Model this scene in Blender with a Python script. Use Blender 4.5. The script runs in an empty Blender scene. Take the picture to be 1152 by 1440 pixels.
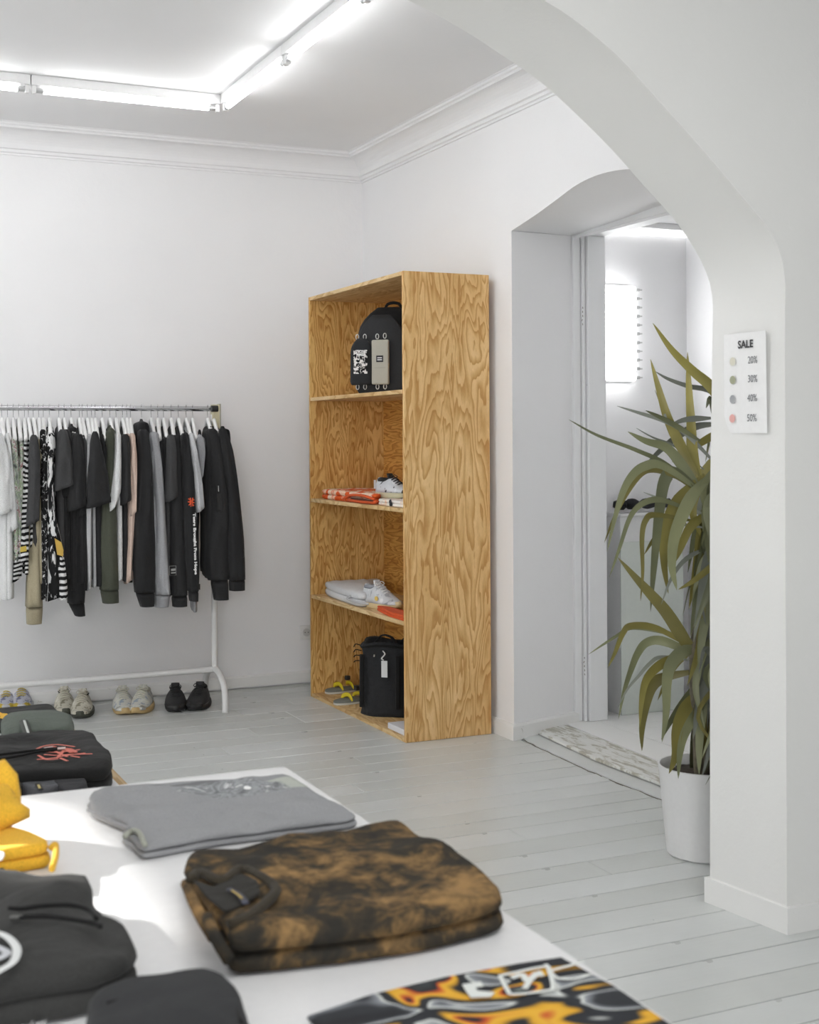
import bpy, bmesh, math, random
from mathutils import Vector, Matrix, noise
PI = math.pi
SC = bpy.context.scene
C = SC.collection

# ------------------------------------------------------------------ camera
FPX, PCX, HOR, ROLL, CAMH = 1886.0, 576.0, 617.7, 0.0055, 1.4
YAW = math.atan(863 / FPX)
FW = Vector((math.sin(YAW), math.cos(YAW), 0)); RT = Vector((math.cos(YAW), -math.sin(YAW), 0)); UP = Vector((0, 0, 1))
cr, sr = math.cos(ROLL), math.sin(ROLL)
cam_d = bpy.data.cameras.new('camera'); cam = bpy.data.objects.new('camera', cam_d); C.objects.link(cam)
rx = RT * cr - UP * sr; uy = RT * sr + UP * cr; bz = -FW
cam.matrix_world = Matrix(((rx.x, uy.x, bz.x, 0), (rx.y, uy.y, bz.y, 0), (rx.z, uy.z, bz.z, CAMH), (0, 0, 0, 1)))
cam_d.sensor_fit = 'HORIZONTAL'; cam_d.sensor_width = 36; cam_d.lens = FPX / 1152 * 36
cam_d.shift_y = -(720 - HOR) / 1152
cam_d.clip_start = 0.05
cam_d.dof.use_dof = True; cam_d.dof.focus_distance = 6.3; cam_d.dof.aperture_fstop = 9.0
SC.camera = cam

# ------------------------------------------------------------------ light
SC.view_settings.view_transform = 'Standard'; SC.view_settings.look = 'None'
SC.view_settings.gamma = 1; SC.view_settings.use_curve_mapping = False
SC.view_settings.exposure = 0.14
w = bpy.data.worlds.new('sky'); SC.world = w; w.use_nodes = True
bg = w.node_tree.nodes['Background']; bg.inputs[0].default_value = (.86, .93, 1, 1); bg.inputs[1].default_value = .25
def area(name, loc, direc, sx, sy, power, col=(1, 1, 1)):
    d = bpy.data.lights.new(name, 'AREA'); d.shape = 'RECTANGLE'; d.size = sx; d.size_y = sy; d.energy = power; d.color = col
    o = bpy.data.objects.new(name, d); C.objects.link(o); o.location = loc
    o.rotation_euler = Vector(direc).to_track_quat('-Z', 'Y').to_euler(); return o
SUNV = Vector((.66, -.75, -.435)).normalized()
sd = bpy.data.lights.new('sun', 'SUN'); sd.energy = 17; sd.angle = math.radians(1.6); sd.color = (1, .98, .94)
so = bpy.data.objects.new('sun', sd); C.objects.link(so); so.rotation_euler = SUNV.to_track_quat('-Z', 'Y').to_euler()
area('window_daylight_rear', (-1.2, -2.45, 1.75), (.35, 1, 0), 1.6, 2.0, 27, (1, 1, 1)).data.spread = 1.4
area('window_daylight_back_room', (-2.15, 5.15, 1.3), (1, 0, 0), .95, 2.0, 26, (.985, .99, 1))
area('front_room_fill_light', (1.2, 1.0, 3.0), (0, 0, -1), 2.5, .1, 24, (1, .995, .98))  # unseen overhead fill added to balance the rooms' brightness, no fixture modelled
TUBE_E = 15.5

# ------------------------------------------------------------------ helpers
def ray(px, py):
    u, v = px - PCX, HOR - py
    return FW + RT * ((cr * u + sr * v) / FPX) + UP * ((-sr * u + cr * v) / FPX)
CAM0 = Vector((0, 0, CAMH))
def pZ(px, py, z=0.0): d = ray(px, py); return CAM0 + d * ((z - CAMH) / d.z)
def pX(px, py, x): d = ray(px, py); return CAM0 + d * (x / d.x)
def pY(px, py, y): d = ray(px, py); return CAM0 + d * (y / d.y)
def pD(px, py, dep): return CAM0 + ray(px, py) * dep

def lin(c):
    if isinstance(c, str): c = tuple(int(c[i:i + 2], 16) / 255 for i in (0, 2, 4))
    return tuple((x / 12.92 if x <= .04045 else ((x + .055) / 1.055) ** 2.4) for x in c) + (1,)
MATS = {}
class N:
    def __init__(s, name, rough=.6, spec=.5):
        s.m = bpy.data.materials.new(name); s.m.use_nodes = True; s.t = s.m.node_tree
        s.b = s.t.nodes['Principled BSDF']; s.b.inputs['Roughness'].default_value = rough
        s.b.inputs['Specular IOR Level'].default_value = spec
    def n(s, kind, **kw):
        x = s.t.nodes.new('ShaderNode' + kind)
        for k, v in kw.items():
            if k in x.inputs: x.inputs[k].default_value = v
            else: setattr(x, k, v)
        return x
    def l(s, a, b): s.t.links.new(a, b)
    def coord(s, scale=(1, 1, 1), rot=(0, 0, 0), kind='Object'):
        tc = s.n('TexCoord'); mp = s.n('Mapping'); mp.inputs['Scale'].default_value = scale; mp.inputs['Rotation'].default_value = rot
        s.l(tc.outputs[kind], mp.inputs['Vector']); return mp.outputs[0]
    def noise(s, vec, scale=5, detail=3, rough=.5, dist=0):
        x = s.n('TexNoise'); x.inputs['Scale'].default_value = scale; x.inputs['Detail'].default_value = detail
        x.inputs['Roughness'].default_value = rough; x.inputs['Distortion'].default_value = dist
        s.l(vec, x.inputs['Vector']); return x.outputs['Fac']
    def ramp(s, fac, stops, interp='LINEAR'):
        r = s.n('ValToRGB'); e = r.color_ramp; e.interpolation = interp
        while len(e.elements) < len(stops): e.elements.new(.5)
        for el, (p, c) in zip(e.elements, stops): el.position = p; el.color = lin(c)
        s.l(fac, r.inputs[0]); return r.outputs[0]
    def math(s, op, a, b=None):
        x = s.n('Math', operation=op)
        for i, v in enumerate((a, b)):
            if v is None: continue
            if isinstance(v, (int, float)): x.inputs[i].default_value = v
            else: s.l(v, x.inputs[i])
        return x.outputs[0]
    def mix(s, fac, a, b, mode='MIX'):
        x = s.n('Mix', data_type='RGBA', blend_type=mode)
        for i, v in ((0, fac), (6, a), (7, b)):
            if isinstance(v, (int, float)): x.inputs[i].default_value = v
            elif isinstance(v, str): x.inputs[i].default_value = lin(v)
            else: s.l(v, x.inputs[i])
        return x.outputs[2]
    def col(s, c):
        if isinstance(c, (str, tuple)): s.b.inputs['Base Color'].default_value = lin(c)
        else: s.l(c, s.b.inputs['Base Color'])
        return s
    def bump(s, fac, strength=.3, dist=.01):
        b = s.n('Bump'); b.inputs['Strength'].default_value = strength; b.inputs['Distance'].default_value = dist
        s.l(fac, b.inputs['Height']); s.l(b.outputs[0], s.b.inputs['Normal']); return s

def plain(c, rough=.5, metal=0.0, bump=0.0, bs=60, spec=.5):
    k = ('p', c, rough, metal, bump, bs)
    if k not in MATS:
        a = N('paint_' + str(c), rough, spec); a.b.inputs['Metallic'].default_value = metal
        v = a.coord(); f = a.noise(v, bs, 2)
        a.col(a.ramp(f, [(.3, tuple(max(0, x * .988) for x in hexf(c))), (.7, c)]))
        if bump: a.bump(f, bump, .004)
        MATS[k] = a.m
    return MATS[k]
def hexf(c): return tuple(int(c[i:i + 2], 16) / 255 for i in (0, 2, 4)) if isinstance(c, str) else c
def cloth(c, wr=.5):
    k = ('c', c, wr)
    if k not in MATS:
        a = N('cloth_' + c, .92, .2); v = a.coord()
        f1 = a.noise(v, 9, 3, .55, .6); f2 = a.noise(v, 420, 1)
        h = hexf(c); a.col(a.ramp(f2, [(.25, tuple(x * .88 for x in h)), (.75, tuple(min(1, x * 1.06) for x in h))]))
        hgt = a.math('ADD', f1, a.math('MULTIPLY', f2, .05)); a.bump(hgt, wr, .02)
        a.b.inputs['Sheen Weight'].default_value = .06; MATS[k] = a.m
    return MATS[k]
def emis(name, c, e):
    if name not in MATS:
        a = N(name, .4); a.col(c); a.b.inputs['Emission Color'].default_value = lin(c); a.b.inputs['Emission Strength'].default_value = e
        MATS[name] = a.m
    return MATS[name]

def wall_mat(name, c, bump=.25):
    a = N(name, .75, .25); v = a.coord()
    big = a.noise(v, 1.3, 3, .5); fine = a.noise(v, 14, 5, .65); h = hexf(c)
    base = a.ramp(big, [(.3, tuple(x * .985 for x in h)), (.7, h)])
    sp = a.ramp(a.noise(v, 34, 3, .7, 1.2), [(.77, 'FFFFFF'), (.83, 'C9C7C0')])
    a.col(a.mix(.35, base, sp, 'MULTIPLY')); a.bump(a.math('ADD', fine, a.math('MULTIPLY', big, 2.0)), bump, .006); return a.m
M_WALL = wall_mat('plaster_white', 'F2F2F3'); M_WALL2 = wall_mat('plaster_arch', 'E8E8E6', .35)
M_CEIL = wall_mat('ceiling_white', 'F2F2F3', .1)
def scuffed(name, c, dark, thr=.68, sc=18, rough=.45, top=None):
    a = N(name, rough); v = a.coord((1, 1, 1))
    f = a.noise(v, sc, 6, .72, .6)
    a.col(a.ramp(f, [(0, c), (thr, c), (min(.98, thr + .06), dark)])); a.bump(a.noise(v, 25, 4), .15, .004); return a.m
M_TRIM = scuffed('trim_paint', 'ECECEA', 'A9A59B', .66, 14)
M_FRAME = scuffed('door_frame_paint', 'ECEDEE', '9A968C', .70, 22)
def floor_mat():
    a = N('painted_floorboard', .3, .5); v = a.coord((1, 1, 1)); gen = a.n('ObjectInfo')
    vs = a.coord((1.2, 9, 1))
    g = a.noise(vs, 9, 6, .7, .4); big = a.noise(v, 2.2, 4, .6)
    base = a.ramp(big, [(.3, 'D0D3D2'), (.7, 'DADDDC')])
    tint = a.ramp(gen.outputs['Random'], [(0, 'EFEFEC'), (1, 'FFFFFF')]); base = a.mix(1, base, tint, 'MULTIPLY')
    worn = a.ramp(g, [(.66, 'FFFFFF'), (.74, 'B1AFA6')]); msk = a.ramp(a.noise(v, 1.6, 3, .6), [(.45, '000000'), (.66, 'FFFFFF')])
    wm = a.mix(msk, 'FFFFFF', worn); col = a.mix(1, base, wm, 'MULTIPLY')
    dots = a.ramp(a.noise(v, 26, 2, .5), [(.79, 'FFFFFF'), (.82, '8C8A82')])
    a.col(a.mix(.3, col, dots, 'MULTIPLY'))
    r = a.n('MapRange'); r.inputs['To Min'].default_value = .2; r.inputs['To Max'].default_value = .42
    a.l(a.noise(v, 5, 4, .6), r.inputs['Value']); a.l(r.outputs[0], a.b.inputs['Roughness'])
    a.bump(a.math('ADD', a.noise(vs, 6, 4, .6), a.math('MULTIPLY', big, 2.5)), .22, .006); return a.m
M_FLOOR = floor_mat()
def worn_mat():
    a = N('worn_threshold_paint', .5); v = a.coord((6, 1.3, 1))
    f = a.noise(v, 5, 7, .75, .5)
    a.col(a.ramp(f, [(.37, 'A8A598'), (.45, 'BBB8AC'), (.50, 'DEDFDB'), (.8, 'E6E6E3')])); a.bump(f, .3, .004); return a.m
M_WORN = worn_mat()
def ply(name, scl, dark='C0904F', lt='E2BE80', k=26, dist=.5, seed=0.0):
    a = N(name, .5, .35); tc = a.n('TexCoord'); mp = a.n('Mapping')
    mp.inputs['Scale'].default_value = scl; mp.inputs['Location'].default_value = (seed, seed * 1.7, seed * .6)
    a.l(tc.outputs['Object'], mp.inputs['Vector']); v = mp.outputs[0]
    f = a.noise(v, 1.0, 3.6, .46, dist)
    jit = a.math('MULTIPLY', a.noise(v, 9, 3, .6), .022)
    s = a.math('FRACT', a.math('MULTIPLY', a.math('ADD', f, jit), k))
    md = tuple((x * .5 + y * .5) for x, y in zip(hexf(dark), hexf(lt))); c = a.ramp(s, [(0, lt), (.30, lt), (.62, md), (.86, dark), (.93, dark), (1.0, lt)])
    broad = a.ramp(a.noise(v, 1.7, 2, .5), [(.35, 'E9DCC8'), (.65, 'FFFFFF')])
    fib = a.noise(a.coord(tuple(x * 14 for x in scl)), 3, 2, .6)
    c = a.mix(.8, c, broad, 'MULTIPLY'); c = a.mix(.18, c, a.ramp(fib, [(.3, '9A8060'), (.7, 'FFFFFF')]), 'MULTIPLY')
    a.col(c); return a.m
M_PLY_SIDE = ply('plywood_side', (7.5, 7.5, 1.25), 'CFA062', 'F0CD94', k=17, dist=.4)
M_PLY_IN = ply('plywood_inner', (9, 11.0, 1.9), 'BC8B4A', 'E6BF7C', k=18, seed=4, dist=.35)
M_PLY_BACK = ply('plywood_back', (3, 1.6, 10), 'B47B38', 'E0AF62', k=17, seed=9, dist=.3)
M_PLY_FLAT = ply('plywood_shelf', (9, 1.4, 4), 'CFAA74', 'EBD09F', k=12, seed=2)
M_PLY_EDGE = ply('plywood_edge', (30, 1.2, 120), 'BD9B68', 'D8BF92', k=6, seed=6)

def ob(name, me, mat=None, parent=None, loc=None):
    o = bpy.data.objects.new(name, me); C.objects.link(o)
    if mat is not None and len(me.materials) == 0: me.materials.append(mat)
    if parent is not None: o.parent = parent
    if loc is not None: o.location = loc
    return o
def mesh(name, verts, faces, smooth=False):
    me = bpy.data.meshes.new(name); me.from_pydata([tuple(v) for v in verts], [], faces); me.validate()
    bm = bmesh.new(); bm.from_mesh(me); bmesh.ops.recalc_face_normals(bm, faces=bm.faces); bm.to_mesh(me); bm.free()
    if smooth:
        for p in me.polygons: p.use_smooth = True
    return me
class MB:
    def __init__(s): s.v = []; s.f = []
    def add(s, vs, fs):
        o = len(s.v); s.v += [Vector(v) for v in vs]; s.f += [tuple(i + o for i in f) for f in fs]; return s
    def box(s, a, b):
        x0, y0, z0 = a; x1, y1, z1 = b
        return s.add([(x0, y0, z0), (x1, y0, z0), (x1, y1, z0), (x0, y1, z0), (x0, y0, z1), (x1, y0, z1), (x1, y1, z1), (x0, y1, z1)],
                     [(0, 3, 2, 1), (4, 5, 6, 7), (0, 1, 5, 4), (1, 2, 6, 5), (2, 3, 7, 6), (3, 0, 4, 7)])
    def rings(s, rs, closed=True, cap=True):
        n = len(rs[0]); o = len(s.v)
        for r in rs: s.v += [Vector(p) for p in r]
        for i in range(len(rs) - 1):
            for j in range(n if closed else n - 1):
                k = (j + 1) % n
                s.f.append((o + i * n + j, o + i * n + k, o + (i + 1) * n + k, o + (i + 1) * n + j))
        if cap and closed:
            s.f.append(tuple(o + j for j in range(n))[::-1]); s.f.append(tuple(o + (len(rs) - 1) * n + j for j in range(n)))
        return s
    def tube(s, pts, r, n=8, flat=1.0, cap=True, up=None):
        pts = [Vector(p) for p in pts]; rs = []; prev = None
        for i, p in enumerate(pts):
            t = (pts[min(i + 1, len(pts) - 1)] - pts[max(i - 1, 0)]).normalized()
            if prev is None:
                a = Vector(up) if up else (Vector((0, 0, 1)) if abs(t.z) < .9 else Vector((1, 0, 0)))
            else: a = prev
            sd = t.cross(a).normalized(); a2 = sd.cross(t).normalized(); prev = a2
            rr = r[i] if isinstance(r, (list, tuple)) else r
            rs.append([p + sd * (math.cos(q) * rr) + a2 * (math.sin(q) * rr * flat) for q in [2 * PI * k / n for k in range(n)]])
        return s.rings(rs, cap=cap)
    def lathe(s, prof, c=(0, 0, 0), n=32, cap=False):
        c = Vector(c); rs = [[c + Vector((r * math.cos(2 * PI * k / n), r * math.sin(2 * PI * k / n), z)) for k in range(n)] for r, z in prof]
        return s.rings(rs, cap=cap)
    def xf(s, M):
        s.v = [M @ v for v in s.v]; return s
    def build(s, name, mat, parent=None, smooth=False, bevel=0, seg=2, auto=None):
        me = mesh(name, s.v, s.f, smooth)
        if bevel:
            bm = bmesh.new(); bm.from_mesh(me)
            es = [e for e in bm.edges if len(e.link_faces) == 2 and e.calc_face_angle(0) > .6]
            bmesh.ops.bevel(bm, geom=es, offset=bevel, segments=seg, affect='EDGES', profile=.5, clamp_overlap=True); bm.to_mesh(me); bm.free()
        if auto:
            for p in me.polygons: p.use_smooth = True
            me.set_sharp_from_angle(angle=math.radians(auto))
        return ob(name, me, mat, parent)
def tag(o, label, cat, group=None):
    o['label'] = label; o['category'] = cat
    if group: o['group'] = group
    return o
def thing(name, label, cat, loc=(0, 0, 0), rz=0, group=None):
    o = bpy.data.objects.new(name, None); C.objects.link(o); o.location = loc; o.rotation_euler = (0, 0, rz); o.empty_display_size = .1
    return tag(o, label, cat, group)
def struct(o): o['kind'] = 'structure'; return o
def cr_spline(pts, n):
    pts = [Vector(p) for p in pts]; P = [pts[0] * 2 - pts[1]] + pts + [pts[-1] * 2 - pts[-2]]; out = []
    for i in range(1, len(P) - 2):
        for k in range(n):
            t = k / n; a, b, c, d = P[i - 1:i + 3]
            out.append(.5 * ((2 * b) + (c - a) * t + (2 * a - 5 * b + 4 * c - d) * t * t + (3 * b - a - 3 * c + d) * t ** 3))
    out.append(pts[-1]); return out
def text_mesh(txt, size, ext=.0004, bold=0.0, sx=1.0, align='CENTER'):
    cu = bpy.data.curves.new('lettering', 'FONT'); cu.body = txt; cu.size = size; cu.extrude = ext; cu.offset = bold
    cu.align_x = align; cu.align_y = 'CENTER'; cu.resolution_u = 3
    o = bpy.data.objects.new('lettering', cu); C.objects.link(o); bpy.context.view_layer.update()
    me = bpy.data.meshes.new_from_object(o.evaluated_get(bpy.context.evaluated_depsgraph_get()))
    bpy.data.objects.remove(o); bpy.data.curves.remove(cu)
    if sx != 1:
        for v in me.vertices: v.co.x *= sx
    return me
def basis(x, y, o):
    x = Vector(x).normalized(); y = Vector(y); y = (y - x * y.dot(x)).normalized(); z = x.cross(y)
    return Matrix(((x.x, y.x, z.x, o[0]), (x.y, y.y, z.y, o[1]), (x.z, y.z, z.z, o[2]), (0, 0, 0, 1)))
def place_mesh(name, me, mat, parent, M):
    me.transform(M); return ob(name, me, mat, parent)

# ------------------------------------------------------------------ structure
WX, BY, CZ, AY0, AY1 = 3.03, 7.27, 3.05, 3.0, 3.3
LX = -2.2
# floor
floor = struct(MB().box((LX - .2, -2.6, -.12), (4.7, BY + .1, -.021)).build('floor', plain('5B5A55', .8)))
rnd = random.Random(3)
ys = [3.508, 3.648, 3.796, 3.944, 4.089, 4.23, 4.36, 4.49, 4.642, 4.775, 4.916, 5.055, 5.20, 5.34, 5.485, 5.63, 5.77, 5.92, 6.075, 6.26, 6.41, 6.565, 6.72, 6.87, 7.02, 7.17, BY]
y = 3.508
while y > -2.4: y -= rnd.uniform(.136, .148); ys.insert(0, y)
edge_pts = [(1.5, 3.05), (3.3, 3.02), (4.244, 3.035), (4.815, 3.03), (5.5, 3.06)]
def edge_x(yy):
    for (a, xa), (b, xb) in zip(edge_pts, edge_pts[1:]):
        if a <= yy <= b: return xa + (xb - xa) * (yy - a) / (b - a)
    return 3.05
for i in range(len(ys) - 1):
    y0, y1 = ys[i] + .0024, ys[i + 1] - .0024
    xr = edge_x((y0 + y1) / 2) if 3.3 < y1 < 5.55 else (WX if y0 > 3.1 else 4.4)
    cuts = [LX]
    if abs(ys[i] - 6.26) < .01 or abs(ys[i] - 6.41) < .01: cuts.append(2.288)
    elif i % 3 == 0: cuts.append(rnd.uniform(-.5, 2.2))
    elif i % 3 == 1: cuts.append(rnd.uniform(1.2, 2.8))
    cuts.append(xr)
    for a, b in zip(cuts, cuts[1:]):
        me = MB().box((a + .001, y0, -.02), (b - .001, y1, 0)).build('floorboard', M_FLOOR, floor, bevel=.0016, seg=1)
        for v in me.data.vertices: v.co.y -= (y0 + y1) / 2; v.co.x -= a; v.co.z += 0
        me.location = (a, (y0 + y1) / 2, rnd.uniform(-.0006, .0004))
# low strip beside the doorway (tapered board) and raised platform
def flatpoly(name, pts, z0, z1, mat, parent=None, bevel=.003):
    n = len(pts); vs = [(x, y, z0) for x, y in pts] + [(x, y, z1) for x, y in pts]
    fs = [tuple(range(n))[::-1], tuple(range(n, 2 * n))] + [(k, (k + 1) % n, n + (k + 1) % n, n + k) for k in range(n)]
    return MB().add(vs, fs).build(name, mat, parent, bevel=bevel)
sp = [(3.075, 5.5), (3.047, 5.2), (3.03, 4.82), (3.032, 4.5), (3.042, 4.24), (3.03, 3.8), (3.03, 3.35)]
jag = []
rj = random.Random(8)
for (x0, y0), (x1, y1) in zip(sp, sp[1:]):
    for k in range(6): jag.append((x0 + (x1 - x0) * k / 6 + rj.uniform(-.005, .005), y0 + (y1 - y0) * k / 6))
ramp = struct(flatpoly('trim_1', jag + [(3.03, 3.35), (3.19, 3.35), (3.18, 4.2), (3.18, 4.98), (3.20, 5.50)], -.02, .006, M_FLOOR, None, 0))
crack = MB()
for k in range(len(jag) - 1):
    (x0, y0), (x1, y1) = jag[k], jag[k + 1]
    wd = .007 + .009 * noise.noise(Vector((y0 * 9, 0, 0)))
    crack.add([(x0 - wd, y0, .0006), (x0 + .003, y0, .0011), (x1 + .003, y1, .0011), (x1 - wd, y1, .0006)], [(0, 1, 2, 3)])
crack.build('floor_crack', plain('716E66', .9), ramp)
PZ_ = .024
plat = struct(MB().box((3.175, 3.3, -.12), (4.25, 5.8, .008)).build('trim_2', plain('8D8A82', .8)))
sa, sb_ = pZ(801.5, 1020, PZ_), pZ(952, 1080, PZ_)
def seamx(p, q, y, o=0): return p.x + (q.x - p.x) * (y - p.y) / (q.y - p.y) + o
n0 = pZ(838, 1066, PZ_); n1 = pZ(945, 1107, PZ_); n2 = pZ(757, 1029, PZ_)
flatpoly('threshold_board', [(3.13, 3.36), (n1.x, n1.y), (n0.x, n0.y), (n2.x + .004, n2.y), (3.24, 5.545), (3.33, 5.58), (sa.x - .002, 5.585), (seamx(sa, sb_, 4.4, -.002), 4.4), (seamx(sa, sb_, 3.36, -.002), 3.36)], .008, PZ_, M_WORN, plat, .006)
q0, q1 = pZ(840.4, 1012.8, PZ_), pZ(947, 1053, PZ_)
flatpoly('threshold_board', [(seamx(sa, sb_, 3.36, .002), 3.36), (seamx(sa, sb_, 4.4, .002), 4.4), (sa.x + .002, 5.60), (3.545, 5.60), (3.545, 3.36)], .006, PZ_, M_TRIM, plat, .002)
y = 5.74
while y > 3.4:
    y2 = y - .105; flatpoly('inner_floorboard', [(3.549, y2 + .0018), (4.24, y2 + .0018), (4.24, y), (3.549, y)], .006, PZ_ - .0005, M_TRIM, plat, .0015); y = y2

# back wall + left walls
wb = struct(MB().box((LX - .1, BY, -.1), (4.8, BY + .15, CZ + .1)).build('wall_back', M_WALL))
# right wall with niche hole: wall front skin, jambs, soffit
ARCN = [(5.47, 2.366), (5.25, 2.405), (5.05, 2.447), (4.93, 2.474), (4.83, 2.487), (4.72, 2.492), (4.60, 2.486), (4.48, 2.47), (4.35, 2.445), (4.15, 2.40), (3.93, 2.36)]
ARCN = [(v.x, v.y) for v in cr_spline([(a, b, 0) for a, b in ARCN], 3)]
m = MB()
def quad(m, *p): m.add(p, [(0, 1, 2, 3)])
quad(m, (WX, BY, -.05), (WX, BY, CZ), (WX, 5.47, CZ), (WX, 5.47, -.05))
quad(m, (WX, 3.93, -.05), (WX, 3.93, CZ), (WX, AY1, CZ), (WX, AY1, -.05))
for (a, za), (b, zb) in zip(ARCN, ARCN[1:]): quad(m, (WX, a, za), (WX, a, CZ), (WX, b, CZ), (WX, b, zb))
# soffit to inner head line
IX, IY0, IY1, IZ = 3.44, 5.605, 3.80, 2.385
n = len(ARCN); rows = []
for r in range(6):
    t = r / 5; row = []
    for i, (a, za) in enumerate(ARCN):
        u = i / (n - 1); yb = IY0 + (IY1 - IY0) * (5.47 - a) / (5.47 - 3.93)
        zb = IZ + .03 * math.sin(PI * u) ** 1
        row.append((WX + (IX - WX) * t, a + (yb - a) * t, za + (zb - za) * (t ** .8)))
    rows.append(row)
m.rings(rows, closed=False, cap=False)
for yy, ye, zz in ((5.47, IY0, 2.366), (3.93, IY1, 2.36)):
    quad(m, (WX, yy, -.05), (WX, yy, zz), (IX, ye, IZ), (IX, ye, -.05))
# outside skin, returns above the door head
quad(m, (IX, IY0 + .3, -.05), (IX, IY0 + .3, CZ), (IX, IY0, CZ), (IX, IY0, -.05))
quad(m, (IX, IY0, IZ - .02), (IX, IY0, CZ), (IX, IY1, CZ), (IX, IY1, IZ - .02))
quad(m, (IX, BY, -.05), (IX, BY, CZ), (IX, IY0, CZ), (IX, IY0, -.05))
quad(m, (IX, IY1, -.05), (IX, IY1, CZ), (IX, AY1, CZ), (IX, AY1, -.05))
me = mesh('wall_right', m.v, m.f)
wr_ = struct(ob('wall_right', me, M_WALL))
for p in me.polygons: p.use_smooth = True
me.set_sharp_from_angle(angle=math.radians(28))

# arch wall
near = [(2.538, 1.2), (2.54, 1.70), (2.540, 1.86), (2.50, 1.963), (2.40, 2.06), (2.278, 2.17), (2.18, 2.253), (2.092, 2.326), (1.979, 2.417), (1.848, 2.494), (1.741, 2.538), (1.60, 2.588), (1.42, 2.635), (1.2, 2.675), (.98, 2.695), (.80, 2.70)]
far = [(2.505, 1.2), (2.517, 1.68), (2.517, 1.83), (2.478, 1.93), (2.39, 2.04), (2.27, 2.145), (2.165, 2.237), (2.06, 2.318), (1.93, 2.408), (1.80, 2.473), (1.68, 2.528), (1.53, 2.583), (1.36, 2.632), (1.16, 2.67), (.96, 2.69), (.80, 2.695)]
def full(c, xb): 
    s = [(v.x, v.y) for v in cr_spline([(a, b, 0) for a, b in c], 3)]
    return [(xb, -.05)] + s + [(.6 - a, b) for a, b in s[::-1]] + [(.6 - xb, -.05)]
A, B = full(near, 2.536), full(far, 2.497)
m = MB(); TOP = CZ + .02
rows = [[(a, AY0, b) for a, b in A]]
# softly rounded arris
for ang in (30, 60, 90):
    q = math.radians(ang); rr = .012
    rows.append([(a + (-1 if a > .8 else 1) * 0 , AY0 + rr * (1 - math.cos(q)) , b) for a, b in A])
rows.append([((a * .5 + c * .5), (AY0 + AY1) / 2, (b + d) / 2) for (a, b), (c, d) in zip(A, B)])
rows.append([(c, AY1, d) for c, d in B])
m.rings(rows, closed=False, cap=False)
for Cc, yy in ((A, AY0), (B, AY1)):
    k = len(Cc)
    for i in range(k - 1):
        (a, b), (c, d) = Cc[i], Cc[i + 1]
        if i == 0: quad(m, (a, yy, b), (4.8, yy, b), (4.8, yy, d), (c, yy, d))
        elif i == k - 2: quad(m, (a, yy, b), (-3.2, yy, b), (-3.2, yy, d), (c, yy, d))
        elif a > .5 and c >= .5 - 1e-6 or a > .5: quad(m, (a, yy, b), (4.8, yy, b), (4.8, yy, d), (c, yy, d))
        else: quad(m, (a, yy, b), (-3.2, yy, b), (-3.2, yy, d), (c, yy, d))
zt = A[len(A) // 2][1]
quad(m, (-3.2, AY0, zt), (4.8, AY0, zt), (4.8, AY0, TOP), (-3.2, AY0, TOP))
zt = B[len(B) // 2][1]
quad(m, (-3.2, AY1, zt), (4.8, AY1, zt), (4.8, AY1, TOP), (-3.2, AY1, TOP))
me = mesh('wall_front', m.v, m.f); wf = struct(ob('wall_front', me, M_WALL2))
for p in me.polygons: p.use_smooth = True
me.set_sharp_from_angle(angle=math.radians(35))

# left walls: back room with the window the sun comes through
def wall_x(name, x0, x1, ya, yb, hole):
    h0, h1, z0, z1 = hole
    return struct(MB().box((x0, ya, -.1), (x1, h0, CZ)).box((x0, h1, -.1), (x1, yb, CZ)).box((x0, h0, -.1), (x1, h1, z0)).box((x0, h0, z1), (x1, h1, CZ)).build(name, M_WALL))
wall_x('wall_left', LX - .25, LX, AY1, BY, (4.7, 5.68, .15, 2.64))
wall_x('wall_side', -3.2, -3.0, -2.7, AY0, (-.6, 1.8, .85, 2.65))
def win_x(name, x, ya, yb, z0, z1):
    t = struct(MB().box((x, ya, z0), (x + .06, ya + .05, z1)).box((x, yb - .05, z0), (x + .06, yb, z1)).box((x, ya, z0), (x + .06, yb, z0 + .05)).box((x, ya, z1 - .05), (x + .06, yb, z1)).build(name, M_TRIM, bevel=.004))
    return t
win_x('window_1', LX - .2, 4.7, 5.68, .15, 2.64); win_x('window_2', -3.15, -.6, 1.8, .85, 2.65)
# rear and far side of the front room
struct(MB().box((-3.2, -2.8, -.1), (-2.0, -2.6, CZ)).box((2.6, -2.8, -.1), (4.8, -2.6, CZ)).box((-2.0, -2.8, -.1), (2.6, -2.6, .7)).box((-2.0, -2.8, 2.8), (2.6, -2.6, CZ)).build('wall_rear', M_WALL))
m = MB()
for x in (-2.0, -.5, 1.05, 2.55): m.box((x, -2.72, .7), (x + .06, -2.66, 2.8))
m.box((-2, -2.72, .7), (2.6, -2.66, .76)).box((-2, -2.72, 2.74), (2.6, -2.66, 2.8))
struct(m.build('window_3', M_TRIM, bevel=.004))
struct(MB().box((4.6, -2.8, -.1), (4.8, AY0, CZ)).build('wall_side_right', M_WALL))
struct(MB().box((-3.3, -2.9, CZ), (4.9, AY1, CZ + .15)).box((LX - .25, AY1, CZ), (4.9, BY + .2, CZ + .15)).build('ceiling', M_CEIL))
# inner room beyond the doorway
struct(MB().box((3.5, 5.75, 0), (4.4, 5.86, 2.75)).build('wall_inner_back', M_WALL))
struct(MB().box((4.222, 3.3, 0), (4.34, 5.76, 2.75)).build('wall_inner_right', M_WALL))
struct(MB().box((3.46, 3.3, 2.50), (4.34, 5.86, 2.6)).build('ceiling_inner', M_CEIL))
struct(MB().box((3.447, 5.62, 0), (3.60, 5.76, 2.6)).build('wall_inner_left', M_WALL))

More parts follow.
